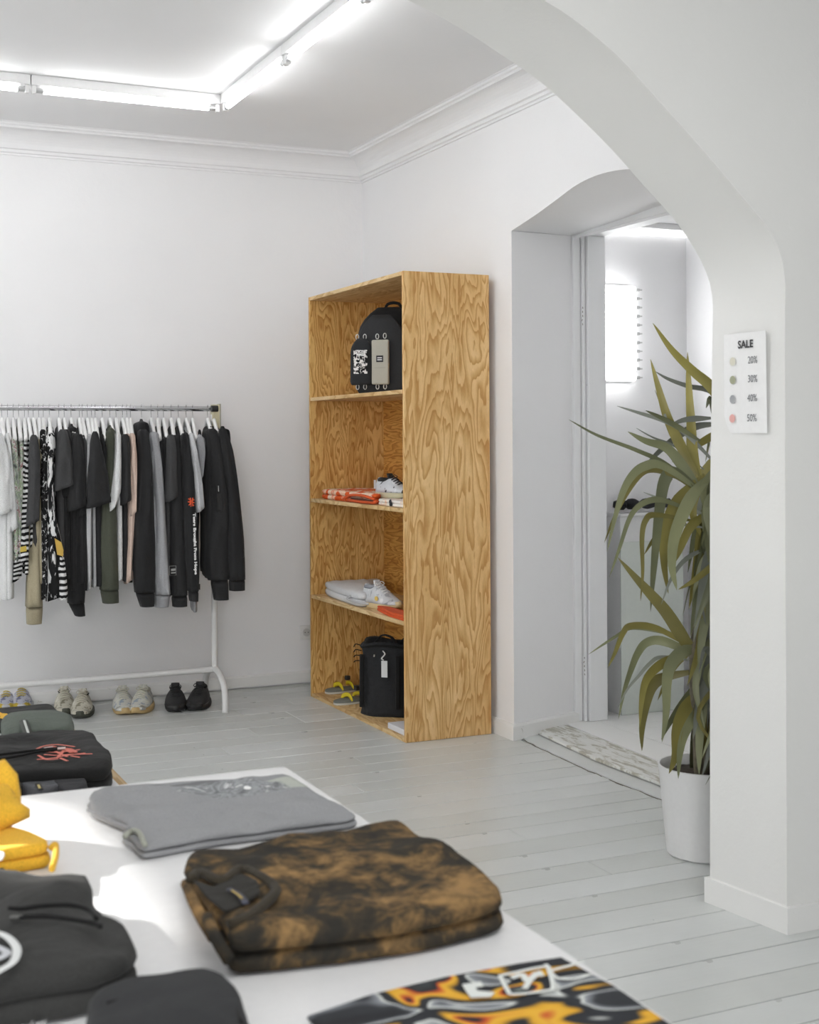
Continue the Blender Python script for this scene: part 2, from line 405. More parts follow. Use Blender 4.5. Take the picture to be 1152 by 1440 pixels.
# cornice
prof = [(0, -.148), (.010, -.148), (.010, -.138), (.020, -.134), (.022, -.120), (.034, -.116), (.036, -.106)]
for k in range(1, 8):
    q = k / 8 * PI / 2; prof.append((.036 + .078 * (1 - math.cos(q)), -.106 + .078 * math.sin(q)))
prof += [(.116, -.028), (.124, -.028), (.126, -.018), (.138, -.014), (.140, -.004), (.150, -.002), (.150, .01), (0, .01)]
def corn(name, path_fn):
    rs = [path_fn(0), path_fn(1)]; me = mesh(name, [p for r in rs for p in r], [(j, (j + 1) % len(prof), len(prof) + (j + 1) % len(prof), len(prof) + j) for j in range(len(prof))])
    return struct(ob(name, me, M_CEIL))
corn('trim_3', lambda e: [((LX + d) if e == 0 else (WX - d), BY - d, CZ + z) for d, z in prof])
corn('trim_4', lambda e: [(WX - d, (BY - d) if e == 0 else (AY1 + d), CZ + z) for d, z in prof])
corn('trim_5', lambda e: [((WX - d) if e == 0 else (LX + d), AY1 + d, CZ + z) for d, z in prof])
corn('trim_6', lambda e: [(LX + d, (AY1 + d) if e == 0 else (BY - d), CZ + z) for d, z in prof])

# baseboards
def bb(name, pts, th, h, z0=.004, mat=M_TRIM, lip=True):
    m = MB(); n = len(pts)
    P2 = [Vector((x, y, 0)) for x, y in pts]; off = []
    for i in range(n):
        t = (P2[min(i + 1, n - 1)] - P2[max(i - 1, 0)]).normalized(); a = (P2[i] - P2[i - 1]).normalized() if i else t; b = (P2[i + 1] - P2[i]).normalized() if i < n - 1 else t
        na = Vector((-a.y, a.x, 0)); nb = Vector((-b.y, b.x, 0)); nn = (na + nb).normalized(); off.append(nn * (th / max(.3, nn.dot(na))))
    zs = [(1, z0), (1, h * .88), (.55, h), (0, h + .001), (-.4, h), (-.4, z0)]
    m.rings([[P2[i] + off[i] * k + Vector((0, 0, z)) for k, z in zs] for i in range(n)])
    return struct(m.build(name, mat))
bb('baseboard_back', [(WX - .012, BY), (LX, BY)], .016, .072, .008)
bb('baseboard_right', [(IX + .02, IY0 + .0), (WX, 5.47), (WX, BY)], .017, .072, .0)
bb('baseboard_pillar', [(4.6, AY0 - .001), (2.537, AY0 - .001), (2.497, AY1 + .001), (WX, AY1)][::-1], .026, .075, .0)
# doorway frame: two jamb strips and head (door_1)
dr = bpy.data.objects.new('door_1', None); C.objects.link(dr); struct(dr)
m = MB().box((3.435, 5.585, .024), (3.475, 5.65, 2.40)).build('frame_casing', M_FRAME, dr, bevel=.004)
MB().box((3.478, 5.572, .024), (3.495, 5.65, 2.39)).build('frame_stop', M_FRAME, dr, bevel=.003)
MB().box((3.498, 5.555, .024), (3.60, 5.65, 2.385)).build('frame_jamb', M_FRAME, dr, bevel=.004)
MB().box((3.435, 3.80, 2.375), (3.475, 5.6, 2.44)).build('frame_head', M_FRAME, dr, bevel=.006)
MB().box((3.478, 3.80, 2.385), (3.60, 5.6, 2.47)).build('frame_head', M_FRAME, dr, bevel=.006)
MB().box((3.435, 3.78, .024), (3.60, 3.83, 2.40)).build('frame_jamb', M_FRAME, dr, bevel=.004)
for z in (1.95, .25):
    h = MB()
    for k in range(5): h.tube([(3.476 + rnd.uniform(-.004, .004), 5.571, z + k * .02), (3.476, 5.569, z + k * .02 + .008)], .0016, 5)
    h.build('hinge_mark', plain('77736A', .7), dr)

# ------------------------------------------------------------------ ceiling tubes
M_TUBE = emis('tube_light', (1, 1, 1), TUBE_E); M_BAT = plain('E8E8E8', .4); M_CAP = plain('C9CACB', .3, .6)
def batten(i, p0, p1, desc, seen=True):
    p0, p1 = Vector(p0), Vector(p1); d = (p1 - p0).normalized(); s = Vector((-d.y, d.x, 0)); L = (p1 - p0).length
    mid = (p0 + p1) / 2; t = thing('batten_light', desc, 'ceiling light', (mid.x, mid.y, CZ), math.atan2(d.y, d.x), 'fluorescent battens on the ceiling')
    MB().box((-L / 2, -.022, -.045), (L / 2, .022, 0)).build('housing', M_BAT, t, bevel=.003)
    for e in (-1, 1):
        MB().box((e * (L / 2 - .012) - .010, -.012, -.082), (e * (L / 2 - .012) + .010, .012, -.045)).build('lamp_holder', M_BAT, t, bevel=.003)
        MB().tube([(e * (L / 2 - .022), 0, -.064), (e * (L / 2 - .055), 0, -.064)], .0125, 12).build('end_cap', M_CAP, t, smooth=False, auto=40)
    MB().tube([(-L / 2 + .055, 0, -.064), (L / 2 - .055, 0, -.064)], .014, 14).build('tube', M_TUBE, t, auto=40)
QX, QY = 1.872, 6.21
k = 0
for a in range(3): batten(k, (QX - .02 - .885 * a - .88, QY, 0), (QX - .02 - .885 * a, QY, 0), ['white batten and lit tube parallel to the back wall, next to the corner', 'white batten and lit tube parallel to the back wall, cut by the left picture edge', 'white batten and lit tube parallel to the back wall, furthest left of its row'][a]); k += 1
for a in range(3): batten(k, (QX + .0, QY - .02 - .885 * a, 0), (QX, QY - .02 - .885 * a - .88, 0), ['lit tube on white batten running towards the camera from the corner', 'lit tube on white batten cut by the top picture edge, second from corner', 'lit tube on white batten running toward the arch, nearest to it'][a]); k += 1
for a in range(3): batten(k, (QX - 2.66, QY - .02 - .885 * a, 0), (QX - 2.66, QY - .02 - .885 * a - .88, 0), ('first', 'second', 'third')[a] + ' batten from the back wall, left side of the rectangle, outside the picture'); k += 1
for a in range(3): batten(k, (QX - .02 - .885 * a - .88, QY - 2.66, 0), (QX - .02 - .885 * a, QY - 2.66, 0), ('first', 'second', 'third')[a] + ' batten from the right wall, arch side of the rectangle, outside the picture'); k += 1

# inner room lamp: stacked tubes on wall, and a linear fitting at the ceiling line
t = thing('tube_wall_lamp', 'wall lamp made of eleven stacked glowing horizontal tubes beyond the doorway', 'wall lamp', (3.75, 5.75, 1.93))
MB().box((-.16, -.02, -.245), (.12, -.001, .245)).build('back_plate', plain('DADADA', .5), t, bevel=.003)
M_TUBE2 = emis('tube_light_inner', (1, 1, 1), 6.5)
for k in range(11):
    z = .222 - k * .0445
    MB().tube([(-.15, -.04, z), (.122, -.04, z)], .0165, 10).build('tube', M_TUBE2, t, auto=40)
    MB().tube([(.124, -.04, z), (.150, -.04, z)], .008, 8).build('end_cap', plain('B5B6B6', .4, .3), t, auto=40)
    MB().box((.150, -.046, z - .0035), (.165, -.0, z + .0035)).build('clip', plain('C4C4C4', .5), t)
t = thing('cove_light', 'glowing slim strip light along the wall top beyond the doorway', 'strip light', (3.9, 5.73, 2.44))
MB().box((-.28, -.03, .03), (.31, .018, .06)).build('housing', M_BAT, t, bevel=.003)
MB().box((-.28, -.022, -.002), (.315, .018, .03)).build('diffuser', emis('strip_light', (1, 1, 1), 1.0), t, bevel=.006)

# counter in the inner room with black items
t = thing('shop_counter', 'white counter with pale green front panel beyond the doorway', 'counter', (3.72, 5.62, .024))
MB().box((0, .0, 0), (.37, .13, .985)).build('body', plain('DDDEDE', .5), t, bevel=.002)
MB().box((-.003, -.008, 0), (.372, -.0005, .86)).build('front_panel', plain('D3D9D3', .25), t, bevel=.002)
MB().box((-.004, -.010, .986), (.376, .13, 1.0)).build('counter_top', plain('E6E6E6', .4), t, bevel=.002)
def lump(m, c, r, seed, n=10, k=6):
    rs = []
    for i in range(k + 1):
        a = -PI / 2 + PI * i / k; ring = []
        for j in range(n):
            q = 2 * PI * j / n; p = Vector((math.cos(a) * math.cos(q), math.cos(a) * math.sin(q), math.sin(a)))
            s = 1 + .28 * noise.noise(p * 1.7 + Vector((seed, 0, 0)))
            ring.append(Vector(c) + Vector((p.x * r[0] * s, p.y * r[1] * s, p.z * r[2] * s)))
        rs.append(ring)
    m.rings(rs); return m
for k, (x, sx, c, lb) in enumerate([(3.765, .035, '202022', 'small black bundle at the left end of the far counter'), (3.835, .04, '2A2A2C', 'dark crumpled pouch second from left on the far counter'), (3.93, .045, '3A3A3D', 'charcoal crumpled pouch near the middle of the far counter'), (4.04, .04, '444446', 'grey crumpled pouch at the right end of the far counter')]):
    tag(lump(MB(), (x, 5.69, 1.041 + .026), (sx, .045, .027), k * 3.1).build('pouch', cloth(c), auto=50), lb, 'pouch', 'bundles on the far counter')

# ------------------------------------------------------------------ sale sign, sockets
t = thing('sale_sign', 'white paper sale sign with four coloured dots taped to the pillar', 'sign', (0, 0, 0))
def jx(yy): return 2.54 + (2.517 - 2.54) * (yy - AY0) / (AY1 - AY0)
ya, yb = 3.245, 3.062
def sgn(yy, z, off=.004): return Vector((jx(yy) - off, yy, z))
z0, z1 = 1.412, 1.706
MB().add([sgn(ya, z0, .004), sgn(yb, z0, .009), sgn(yb, z1, .012), sgn(ya, z1, .004), sgn(ya, z0, .0035), sgn(yb, z0, .0085), sgn(yb, z1, .0115), sgn(ya, z1, .0035)],
         [(0, 1, 2, 3), (4, 7, 6, 5), (0, 4, 5, 1), (1, 5, 6, 2), (2, 6, 7, 3), (3, 7, 4, 0)]).build('paper', plain('F1F1F1', .7), t)
dirx = (sgn(yb, 1.5, .010) - sgn(ya, 1.5, .0042)).normalized()
def on_sign(px, py, off=.0012):
    d = ray(px, py); p0 = sgn(ya, 1.5, .0042); nrm = dirx.cross(UP).normalized()
    if nrm.x > 0: nrm = -nrm
    s = (p0 - CAM0).dot(nrm) / d.dot(nrm); return CAM0 + d * s + nrm * (off + .003), nrm
for px, py, c in ((1032, 508.5, 'D9D6C6'), (1032, 534.5, 'A3A68C'), (1032, 561.5, 'A5A7AA'), (1031.5, 588.5, 'E6AFA9')):
    p, nrm = on_sign(px, py)
    M = basis(dirx, UP, p); me = mesh('dot', [(.0125 * math.cos(q), .0125 * math.sin(q), zz) for zz in (0, .0003) for q in [2 * PI * k / 24 for k in range(24)]],
        [tuple(range(24))[::-1], tuple(range(24, 48))] + [(k, (k + 1) % 24, 24 + (k + 1) % 24, 24 + k) for k in range(24)])
    place_mesh('dot', me, plain(c, .7), t, M)
for px, py, s, txt, b, c in ((1050, 484.5, .031, 'SALE', .0008, '3A3A3C'), (1060, 506.5, .030, '20%', 0, '75767A'), (1060, 533, .030, '30%', 0, '75767A'), (1059.5, 560, .030, '40%', 0, '75767A'), (1059, 588, .030, '50%', 0, '75767A')):
    p, _ = on_sign(px, py); sx = 1.0 if b else .82
    place_mesh('lettering', text_mesh(txt, s, .0002, b, sx), plain(c, .7), t, basis(dirx, UP, p))
# wall outlet
t = thing('wall_outlet', 'white round-socket power outlet low on the back wall beside the bookcase', 'outlet', (2.665, BY, .293))
MB().box((-.041, -.009, -.041), (.041, 0, .041)).build('plate', plain('E9E9E8', .35), t, bevel=.004)
m = MB().lathe([(.021, 0), (.021, .004), (.024, .004), (.024, 0)], n=28).xf(Matrix.Rotation(PI / 2, 4, 'X')).build('rim', plain('DADAD9', .35), t, auto=40); m.location = (0, -.009, 0)
m = MB().lathe([(.0, 0), (.021, .0), (.021, .001), (0, .001)], n=28).xf(Matrix.Rotation(PI / 2, 4, 'X')).build('well', plain('CBCBC9', .4), t); m.location = (0, -.0095, 0)
for e in (-1, 1):
    m = MB().tube([(e * .0095, -.0095, 0), (e * .0095, -.0112, 0)], .0028, 8).build('pin_hole', plain('1E1E1E', .6), t)
t = thing('light_switch', 'white switch plate low on the arch wall at the right picture edge', 'switch', (2.695, AY0, .275))
MB().box((-.041, -.010, -.041), (.041, 0, .041)).build('plate', plain('E9E9E8', .35), t, bevel=.004)
MB().box((-.028, -.013, -.028), (.028, -.010, .028)).build('rocker', plain('E2E2E1', .35), t, bevel=.002)

# ------------------------------------------------------------------ bookcase
SX0, SX1, SY0, SY1, SH = 2.549, 2.995, 5.629, 6.887, 2.177
t = thing('plywood_bookcase', 'tall open plywood bookcase with three shelves against the right wall', 'bookcase', (SX0, SY0, 0)); T = .019
def bx(a, b): return MB().box(tuple(p - q for p, q in zip(a, (SX0, SY0, 0))), tuple(p - q for p, q in zip(b, (SX0, SY0, 0))))
bx((SX0, SY0, 0), (SX1, SY0 + T, SH)).build('side_panel', M_PLY_SIDE, t, bevel=.0012, seg=1)
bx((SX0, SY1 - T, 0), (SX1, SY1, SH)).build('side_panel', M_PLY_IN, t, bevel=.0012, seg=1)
bx((SX0, SY0 + T, SH - T), (SX1, SY1 - T, SH)).build('top_panel', M_PLY_FLAT, t, bevel=.001, seg=1)
bx((SX0, SY0 + T, 0), (SX1 - .012, SY1 - T, T)).build('bottom_panel', M_PLY_FLAT, t, bevel=.001, seg=1)
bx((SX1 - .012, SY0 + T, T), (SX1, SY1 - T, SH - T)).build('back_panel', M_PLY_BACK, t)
SHZ = (1.630, 1.080, .557)
for z in SHZ: bx((SX0 + .001, SY0 + T, z - T), (SX1 - .012, SY1 - T, z)).build('shelf', M_PLY_FLAT, t, bevel=.001, seg=1)

# ------------------------------------------------------------------ soft things
def soft(name, outline, c, t, mat, parent=None, z0=None, wr=.004, seed=0, edge=5.0, rings=14, sub=6, layers=1, wscale=9, dome=0.0, smooth_pts=True):
    """a stack of cloth layers with rolled edges; outline = world xy points, c = star centre"""
    O = [Vector((p[0], p[1], 0)) for p in outline]
    if smooth_pts:
        L = len(O); Q = []
        for i in range(L):
            a, b, c_, d = O[i - 1], O[i], O[(i + 1) % L], O[(i + 2) % L]
            for k in range(sub):
                s = k / sub; sp_ = .5 * ((2 * b) + (c_ - a) * s + (2 * a - 5 * b + 4 * c_ - d) * s * s + (3 * b - a - 3 * c_ + d) * s ** 3)
                Q.append((b.lerp(c_, s)) * .55 + sp_ * .45)
        O = Q
    n = len(O); c = Vector((c[0], c[1], 0)); m = MB(); h = t / layers
    for l in range(layers):
        zb = z0 + l * h; rs = []; ins = 0.006 * rnd.random() * (l > 0) + (.008 if 0 < l < layers else 0) * rnd.random()
        prof = [(0.0, 0), (.80, 0), (.955, 0.02), (.985, .18), (1.0, .45), (.992, .74), (.970, .90), (.93, .975)] + [(.93 * (1 - k / rings), 1.0) for k in range(1, rings)]
        for s, hh in prof:
            ring = []
            for j in range(n):
                p = c + (O[j] - c) * max(s - ins, .015)
                wv = noise.noise(Vector((p.x * wscale, p.y * wscale, seed + l * 7))) + .5 * noise.noise(Vector((p.x * wscale * 2.3, p.y * wscale * 1.2, seed + 30 + l)))
                eg = noise.noise(Vector((p.x * 16, p.y * 16, seed + 11 + l * 3))) * .0035 if s > .9 else 0
                dr = (O[j] - c).normalized()
                z = zb + h * hh + (wv * wr * hh if l == layers - 1 else wv * wr * .15 * hh) + dome * (1 - s * s) * hh
                ring.append((p.x + dr.x * eg, p.y + dr.y * eg, max(z, zb)))
            rs.append(ring)
        m.rings(rs)
    return m.build(name, mat, parent, smooth=True)
def zp(pts, z): return [pZ(x, y, z) for x, y in pts]

# front table
TZ = .75
t = thing('display_table', 'white topped display table in the foreground carrying folded clothes', 'table', (-.05, 1.7, 0))
c0, c1 = Vector((-.62, .86, 0)), Vector((.883, 2.535, 0)); o_ = Vector((-.05, 1.7, 0))
MB().box(tuple(c0 - o_ + Vector((0, 0, TZ - .028))), tuple(c1 - o_ + Vector((0, 0, TZ)))).build('tabletop', plain('E6E6E7', .42), t, bevel=.002)
for x in (-.55, .81):
    for y in (.93, 2.46): MB().box((x - .022 + .05, y - .022 - 1.7, 0), (x + .022 + .05, y + .022 - 1.7, TZ - .028)).build('leg', plain('DDDDDD', .5), t, bevel=.003)
MB().box((-.50, -.75, TZ - .09), (.86, -.73, TZ - .028)).box((-.50, .73, TZ - .09), (.86, .75, TZ - .028)).build('apron', plain('DDDDDD', .5), t)
# back table
TB = .5
t = thing('display_table', 'lower white display table with plywood edges behind the foreground table', 'table', (.2, 4.0, 0))
MB().box((-.9, -.72, TB - .03), (.587, .612, TB)).build('tabletop', M_PLY_EDGE, t, bevel=.001)
MB().box((-.88, -.71, TB), (.562, .602, TB + .002)).build('laminate', plain('E2E2E3', .4), t)
for x in (-.84, .53):
    for y in (-.66, .55): MB().box((x - .025, y - .025, 0), (x + .025, y + .025, TB - .03)).build('leg', M_PLY_EDGE, t, bevel=.002)

# grey t-shirt (far right of front table)
def gray_tee_mat():
    a = N('grey_printed_tee', .9, .2); tc = a.n('TexCoord'); mp = a.n('Mapping'); mp.vector_type = 'POINT'
    a.l(tc.outputs['Object'], mp.inputs['Vector']); v = mp.outputs[0]
    sep = a.n('SeparateXYZ'); a.l(v, sep.inputs[0])
    def ell(cx, cy, rx_, ry_, slope=0.0):
        dx = a.math('DIVIDE', a.math('SUBTRACT', sep.outputs[0], cx), rx_)
        yy = a.math('SUBTRACT', sep.outputs[1], a.math('ADD', cy, a.math('MULTIPLY', a.math('SUBTRACT', sep.outputs[0], cx), slope)))
        dy = a.math('DIVIDE', yy, ry_); return a.math('ADD', a.math('MULTIPLY', dx, dx), a.math('MULTIPLY', dy, dy))
    f2 = a.noise(v, 420, 1); base = a.ramp(f2, [(.25, '8F9092'), (.75, '9C9D9F')])
    nz = a.noise(v, 17, 5, .6, 1.5)
    fish = a.ramp(nz, [(.35, '6F7173'), (.48, 'A3A6A8'), (.55, '77797C'), (.66, 'D8D9DA')])
    m1 = a.ramp(a.math('ADD', ell(.715, 2.33, .125, .075, -.2), a.math('MULTIPLY', nz, .5)), [(.75, 'FFFFFF'), (1.15, '000000')])
    m2 = a.ramp(ell(.66, 2.40, .085, .010, .05), [(.7, 'FFFFFF'), (1, '000000')])
    m3 = a.ramp(ell(.845, 2.33, .075, .045, -.15), [(.7, 'FFFFFF'), (1.1, '000000')])
    eye = a.ramp(ell(.735, 2.315, .0065, .011), [(.8, 'FFFFFF'), (1, '000000')])
    c = a.mix(m3, base, 'B4B8B0'); c = a.mix(m2, c, '77787A'); c = a.mix(m1, c, fish); c = a.mix(eye, c, 'ECECEC')
    a.col(c); a.bump(a.noise(v, 22, 3, .5, .8), .4, .012); return a.m
gt = zp([(130, 1118), (170, 1109), (330, 1101), (400, 1093), (448, 1120), (500, 1150), (490, 1157), (380, 1172), (290, 1184), (203, 1200), (186, 1188), (172, 1178), (178, 1165), (150, 1152), (128, 1142), (123, 1128)], TZ + .012)
tee = thing('folded_tshirt', 'folded light grey t-shirt with a fish print at the far edge of the white table', 't-shirt', (0, 0, 0))
soft('folded_body', gt, pZ(320, 1142, TZ + .012), .022, gray_tee_mat(), tee, TZ + .0005, wr=.008, seed=3, layers=2, wscale=14)
MB().tube(cr_spline(zp([(176, 1176), (186, 1168), (196, 1172), (204, 1188)], TZ + .026), 5), .0045, 8).build('sleeve_hem', cloth('A5A79C'), tee, smooth=True)
MB().tube(cr_spline(zp([(124, 1139), (140, 1146), (165, 1158), (183, 1166)], TZ + .024), 5), .0035, 8).build('sleeve_hem', cloth('96979A'), tee, smooth=True)

# brown tie dye sweatshirt
def dye_mat():
    a = N('brown_black_dye', .9, .2); v = a.coord()
    n1 = a.noise(v, 9, 5, .62, .9); n2 = a.noise(v, 26, 4, .6, 1.0)
    s = a.math('ADD', a.math('MULTIPLY', n1, .72), a.math('MULTIPLY', n2, .28))
    rdg = a.math('ABSOLUTE', a.math('SUBTRACT', a.noise(v, 11, 4, .6, 1.2), .5)); s = a.math('SUBTRACT', s, a.math('MULTIPLY', rdg, .45)); c = a.ramp(s, [(.36, '2E2C28'), (.44, '3B352C'), (.49, '5B4A33'), (.55, '7C6342'), (.63, '9C7B50')])
    a.col(c); a.bump(a.math('ADD', n1, a.math('MULTIPLY', a.noise(v, 300, 1), .05)), .4, .012); return a.m
M_DYE = dye_mat()
bo = zp([(268, 1222), (330, 1214), (440, 1198), (530, 1180), (562, 1180), (600, 1200), (660, 1233), (702, 1270), (708, 1288), (690, 1298), (600, 1320), (480, 1338), (330, 1352), (318, 1335), (290, 1290), (258, 1245)], TZ + .02)
br = thing('folded_sweatshirt', 'folded brown and black tie-dyed crewneck sweatshirt on the white table', 'sweatshirt', (0, 0, 0))
soft('folded_body', bo, pZ(480, 1255, TZ + .02), .050, M_DYE, br, TZ + .0005, wr=.010, seed=8, layers=2, wscale=11)
ctr = zp([(300, 1232)], TZ + .062)[0]
nk = cr_spline(zp([(268, 1238), (282, 1226), (312, 1240), (338, 1222), (365, 1232), (388, 1250), (372, 1272), (345, 1292), (322, 1300)], TZ + .056), 4)
MB().tube(nk, .0075, 8, flat=.8).build('collar', cloth('3A342A'), br, smooth=True)
inner = zp([(272, 1238), (300, 1246), (338, 1230), (362, 1238), (366, 1256), (345, 1272), (318, 1282), (292, 1262)], TZ + .0565)
soft('collar_inside', inner, pZ(325, 1255, TZ + .06), .004, cloth('2A2824'), br, TZ + .054, wr=.001, seed=1, rings=4)
MB().tube(cr_spline(zp([(322, 1250), (334, 1256), (342, 1264), (346, 1271)], TZ + .0615), 4), [.0048] * 13, 6, flat=.25).build('neck_label', plain('3F4150', .6), br, smooth=True)
MB().tube(cr_spline(zp([(326, 1252), (335, 1258), (340, 1263)], TZ + .064), 4), .0018, 6, flat=.4).build('label_print', plain('B39A4E', .6), br)
for a_, b_ in (((262, 1243), (300, 1318)), ((292, 1290), (322, 1350))):
    MB().tube(cr_spline([pZ(a_[0], a_[1], TZ + .045), pZ((a_[0] + b_[0]) / 2 - 3, (a_[1] + b_[1]) / 2, TZ + .042), pZ(b_[0], b_[1], TZ + .028)], 5), .008, 8).build('sleeve_fold', M_DYE, br, smooth=True)

# marbled print t-shirt
def flame_mat():
    a = N('marbled_flame_print', .85, .2); v = a.coord((2.4, 4.0, 1), (0, 0, .9))
    n1 = a.noise(v, 1.6, 1.5, .5, 1.9)
    c = a.ramp(n1, [(.30, '2C2D30'), (.40, '3A3C40'), (.455, '8E9298'), (.475, 'D9DCD8'), (.49, '33353A'), (.56, '2E3033'), (.585, 'D8A334'), (.61, 'E3B040'), (.63, 'C4542E'), (.645, '2B2C2F'), (.72, '4F5658'), (.76, 'B9C2B4')])
    a.col(c); a.bump(a.noise(a.coord(), 20, 3), .2, .008); return a.m
fo = [Vector(p) for p in [(.515, 1.405, 0), (.60, 1.43, 0), (.70, 1.438, 0), (.80, 1.437, 0), (.858, 1.432, 0), (.868, 1.33, 0), (.868, 1.15, 0), (.85, 1.06, 0), (.68, 1.05, 0), (.53, 1.06, 0), (.52, 1.2, 0)]]
fl = thing('folded_tshirt', 'folded black t-shirt with marbled orange flame print at the bottom picture edge', 't-shirt', (0, 0, 0))
soft('folded_body', fo, (.69, 1.24), .012, flame_mat(), fl, TZ + .0005, wr=.0015, seed=5, layers=1, smooth_pts=False)
FZ = TZ + .0155
M_WP = plain('DFE2DE', .7)
def outl(pts, r=.0024, name='badge_line', par=None, z=FZ, close=True, mat=None):
    P_ = zp(pts, z); P_ = P_ + [P_[0]] if close else P_
    return MB().tube(cr_spline(P_, 4), r, 6, flat=.25).build(name, mat or M_WP, par)
outl([(703, 1372), (765, 1359), (772, 1364), (778, 1388), (768, 1393), (722, 1398), (714, 1392)], .0028, par=fl)
outl([(768, 1356), (782, 1374), (808, 1376), (830, 1370)], .0026, par=fl, close=False)
outl([(773, 1365), (800, 1358), (822, 1351)], .0026, par=fl, close=False)
outl([(720, 1375), (735, 1370), (742, 1380), (755, 1368), (762, 1372)], .0042, par=fl, close=False)
outl([(738, 1390), (746, 1378), (760, 1366)], .0036, par=fl, close=False)
for q in ([(650, 1384), (676, 1380), (680, 1386), (668, 1388), (672, 1393), (696, 1395), (690, 1401), (662, 1402), (656, 1394)],):
    P_ = zp(q, FZ); MB().add(P_ + [p - Vector((0, 0, .001)) for p in P_], [tuple(range(9))] + [(k, (k + 1) % 9, 9 + (k + 1) % 9, 9 + k) for k in range(9)]).build('block_print', M_WP, fl)

# black hoodie front left
ho = zp([(-60, 1232), (0, 1238), (60, 1246), (122, 1244), (130, 1262), (134, 1285), (150, 1312), (178, 1322), (193, 1348), (178, 1368), (140, 1384), (95, 1394), (30, 1402), (-60, 1412)], TZ + .035)
bh = thing('folded_hoodie', 'puffy folded black hoodie with drawstrings and round emblem on the front table', 'hoodie', (0, 0, 0))
M_BLK = cloth('3A3A39'); M_BLK2 = cloth('2B2B2B', .6); M_CORD = cloth('1D1D1D', .2)
soft('folded_body', ho, pZ(50, 1320, TZ + .035), .055, M_BLK, bh, TZ + .0005, wr=.014, seed=12, layers=2, wscale=11, dome=.012)
soft('folded_under', zp([(-60, 1390), (40, 1392), (100, 1398), (60, 1412), (-60, 1425)], TZ + .01), pZ(0, 1402, TZ + .01), .02, M_BLK2, bh, TZ + .0006, seed=4, rings=4)
hz = TZ + .073
for q, r in (([(12, 1277), (30, 1278), (60, 1274), (100, 1273), (125, 1280), (136, 1292)], .0030), ([(20, 1290), (60, 1289), (100, 1293), (130, 1298), (142, 1303)], .0030)):
    MB().tube(cr_spline(zp(q, hz), 5), r, 8).build('drawstring', M_CORD, bh, smooth=True)
MB().tube(zp([(14, 1290), (32, 1289)], hz), .0042, 8).build('cord_tip', plain('4A4A48', .4, .5), bh)
MB().tube(cr_spline(zp([(-14, 1310), (8, 1316), (23, 1332), (20, 1350), (4, 1362), (-16, 1368), (-40, 1340), (-14, 1310)], hz + .001), 5), .005, 8, flat=.3).build('emblem_ring', plain('E4E6E6', .7), bh)
MB().tube(cr_spline(zp([(-12, 1330), (2, 1334), (10, 1340), (2, 1346), (-10, 1350)], hz + .001), 5), .005, 8, flat=.3).build('emblem_mark', plain('C9CBD0', .7), bh)

# black cap / bag bottom
co = zp([(122, 1432), (140, 1414), (190, 1398), (250, 1388), (290, 1384), (318, 1392), (338, 1415), (352, 1450), (355, 1500), (230, 1520), (120, 1500)], TZ + .04)
cp = thing('black_bag', 'small padded black bag at the bottom picture edge beside the hoodie', 'bag', (0, 0, 0))
soft('bag_body', co, pZ(235, 1450, TZ + .04), .06, cloth('303133', .3), cp, TZ + .0005, wr=.006, seed=21, layers=1, dome=.012)
MB().tube(cr_spline(zp([(150, 1412), (200, 1400), (255, 1393), (300, 1392), (325, 1408), (340, 1440)], TZ + .064), 5), .0028, 8).build('piping', M_CORD, cp, smooth=True)
# little metal item left of bag
tag(MB().tube(cr_spline(zp([(44, 1436), (54, 1430), (60, 1434), (66, 1429), (62, 1438), (50, 1441)], TZ + .006), 4), .003, 6).build('metal_clasp', plain('D8D8D8', .25, .8)), 'tiny shiny metal clasp lying on the table beside the black bag', 'clasp')

# yellow folded garment
yg = thing('folded_shorts', 'bright yellow folded garment heaped up on the white table in sunlight', 'clothing', (0, 0, 0))
M_YEL = cloth('F0BC3E', .5)
yo = [Vector(p) for p in [(.02, 2.075, 0), (.15, 2.07, 0), (.27, 2.078, 0), (.345, 2.086, 0), (.352, 2.12, 0), (.335, 2.17, 0), (.30, 2.24, 0), (.26, 2.32, 0), (.15, 2.35, 0), (.02, 2.33, 0)]]
soft('folded_base', yo, (.2, 2.18), .038, M_YEL, yg, TZ + .0005, wr=.004, seed=6, layers=2)
m = MB(); lump(m, (.245, 2.225, TZ + .062), (.085, .055, .045), 2.2, 20, 12); m.build('heaped_fold', M_YEL, yg, smooth=True)
m = MB(); lump(m, (.298, 2.275, TZ + .072), (.036, .045, .055), 5.2, 16, 10); m.build('heaped_fold', M_YEL, yg, smooth=True)
MB().tube(cr_spline(zp([(72, 1192), (78, 1188), (78, 1205), (73, 1222)], TZ + .03), 4), .005, 8).build('corner_fold', M_YEL, yg, smooth=True)
MB().tube(cr_spline([pY(-5, 1224, 2.069), pY(3, 1221, 2.067), pY(9, 1226, 2.067)], 4), .0022, 6, flat=.4).build('print_mark', plain('2A2418', .7), yg)
soft('waist_tag', zp([(-14, 1197), (4, 1199), (3, 1208), (-14, 1210)], TZ + .045), pZ(-4, 1203, TZ + .045), .003, plain('E9ECEF', .6), yg, TZ + .043, wr=0, rings=3)

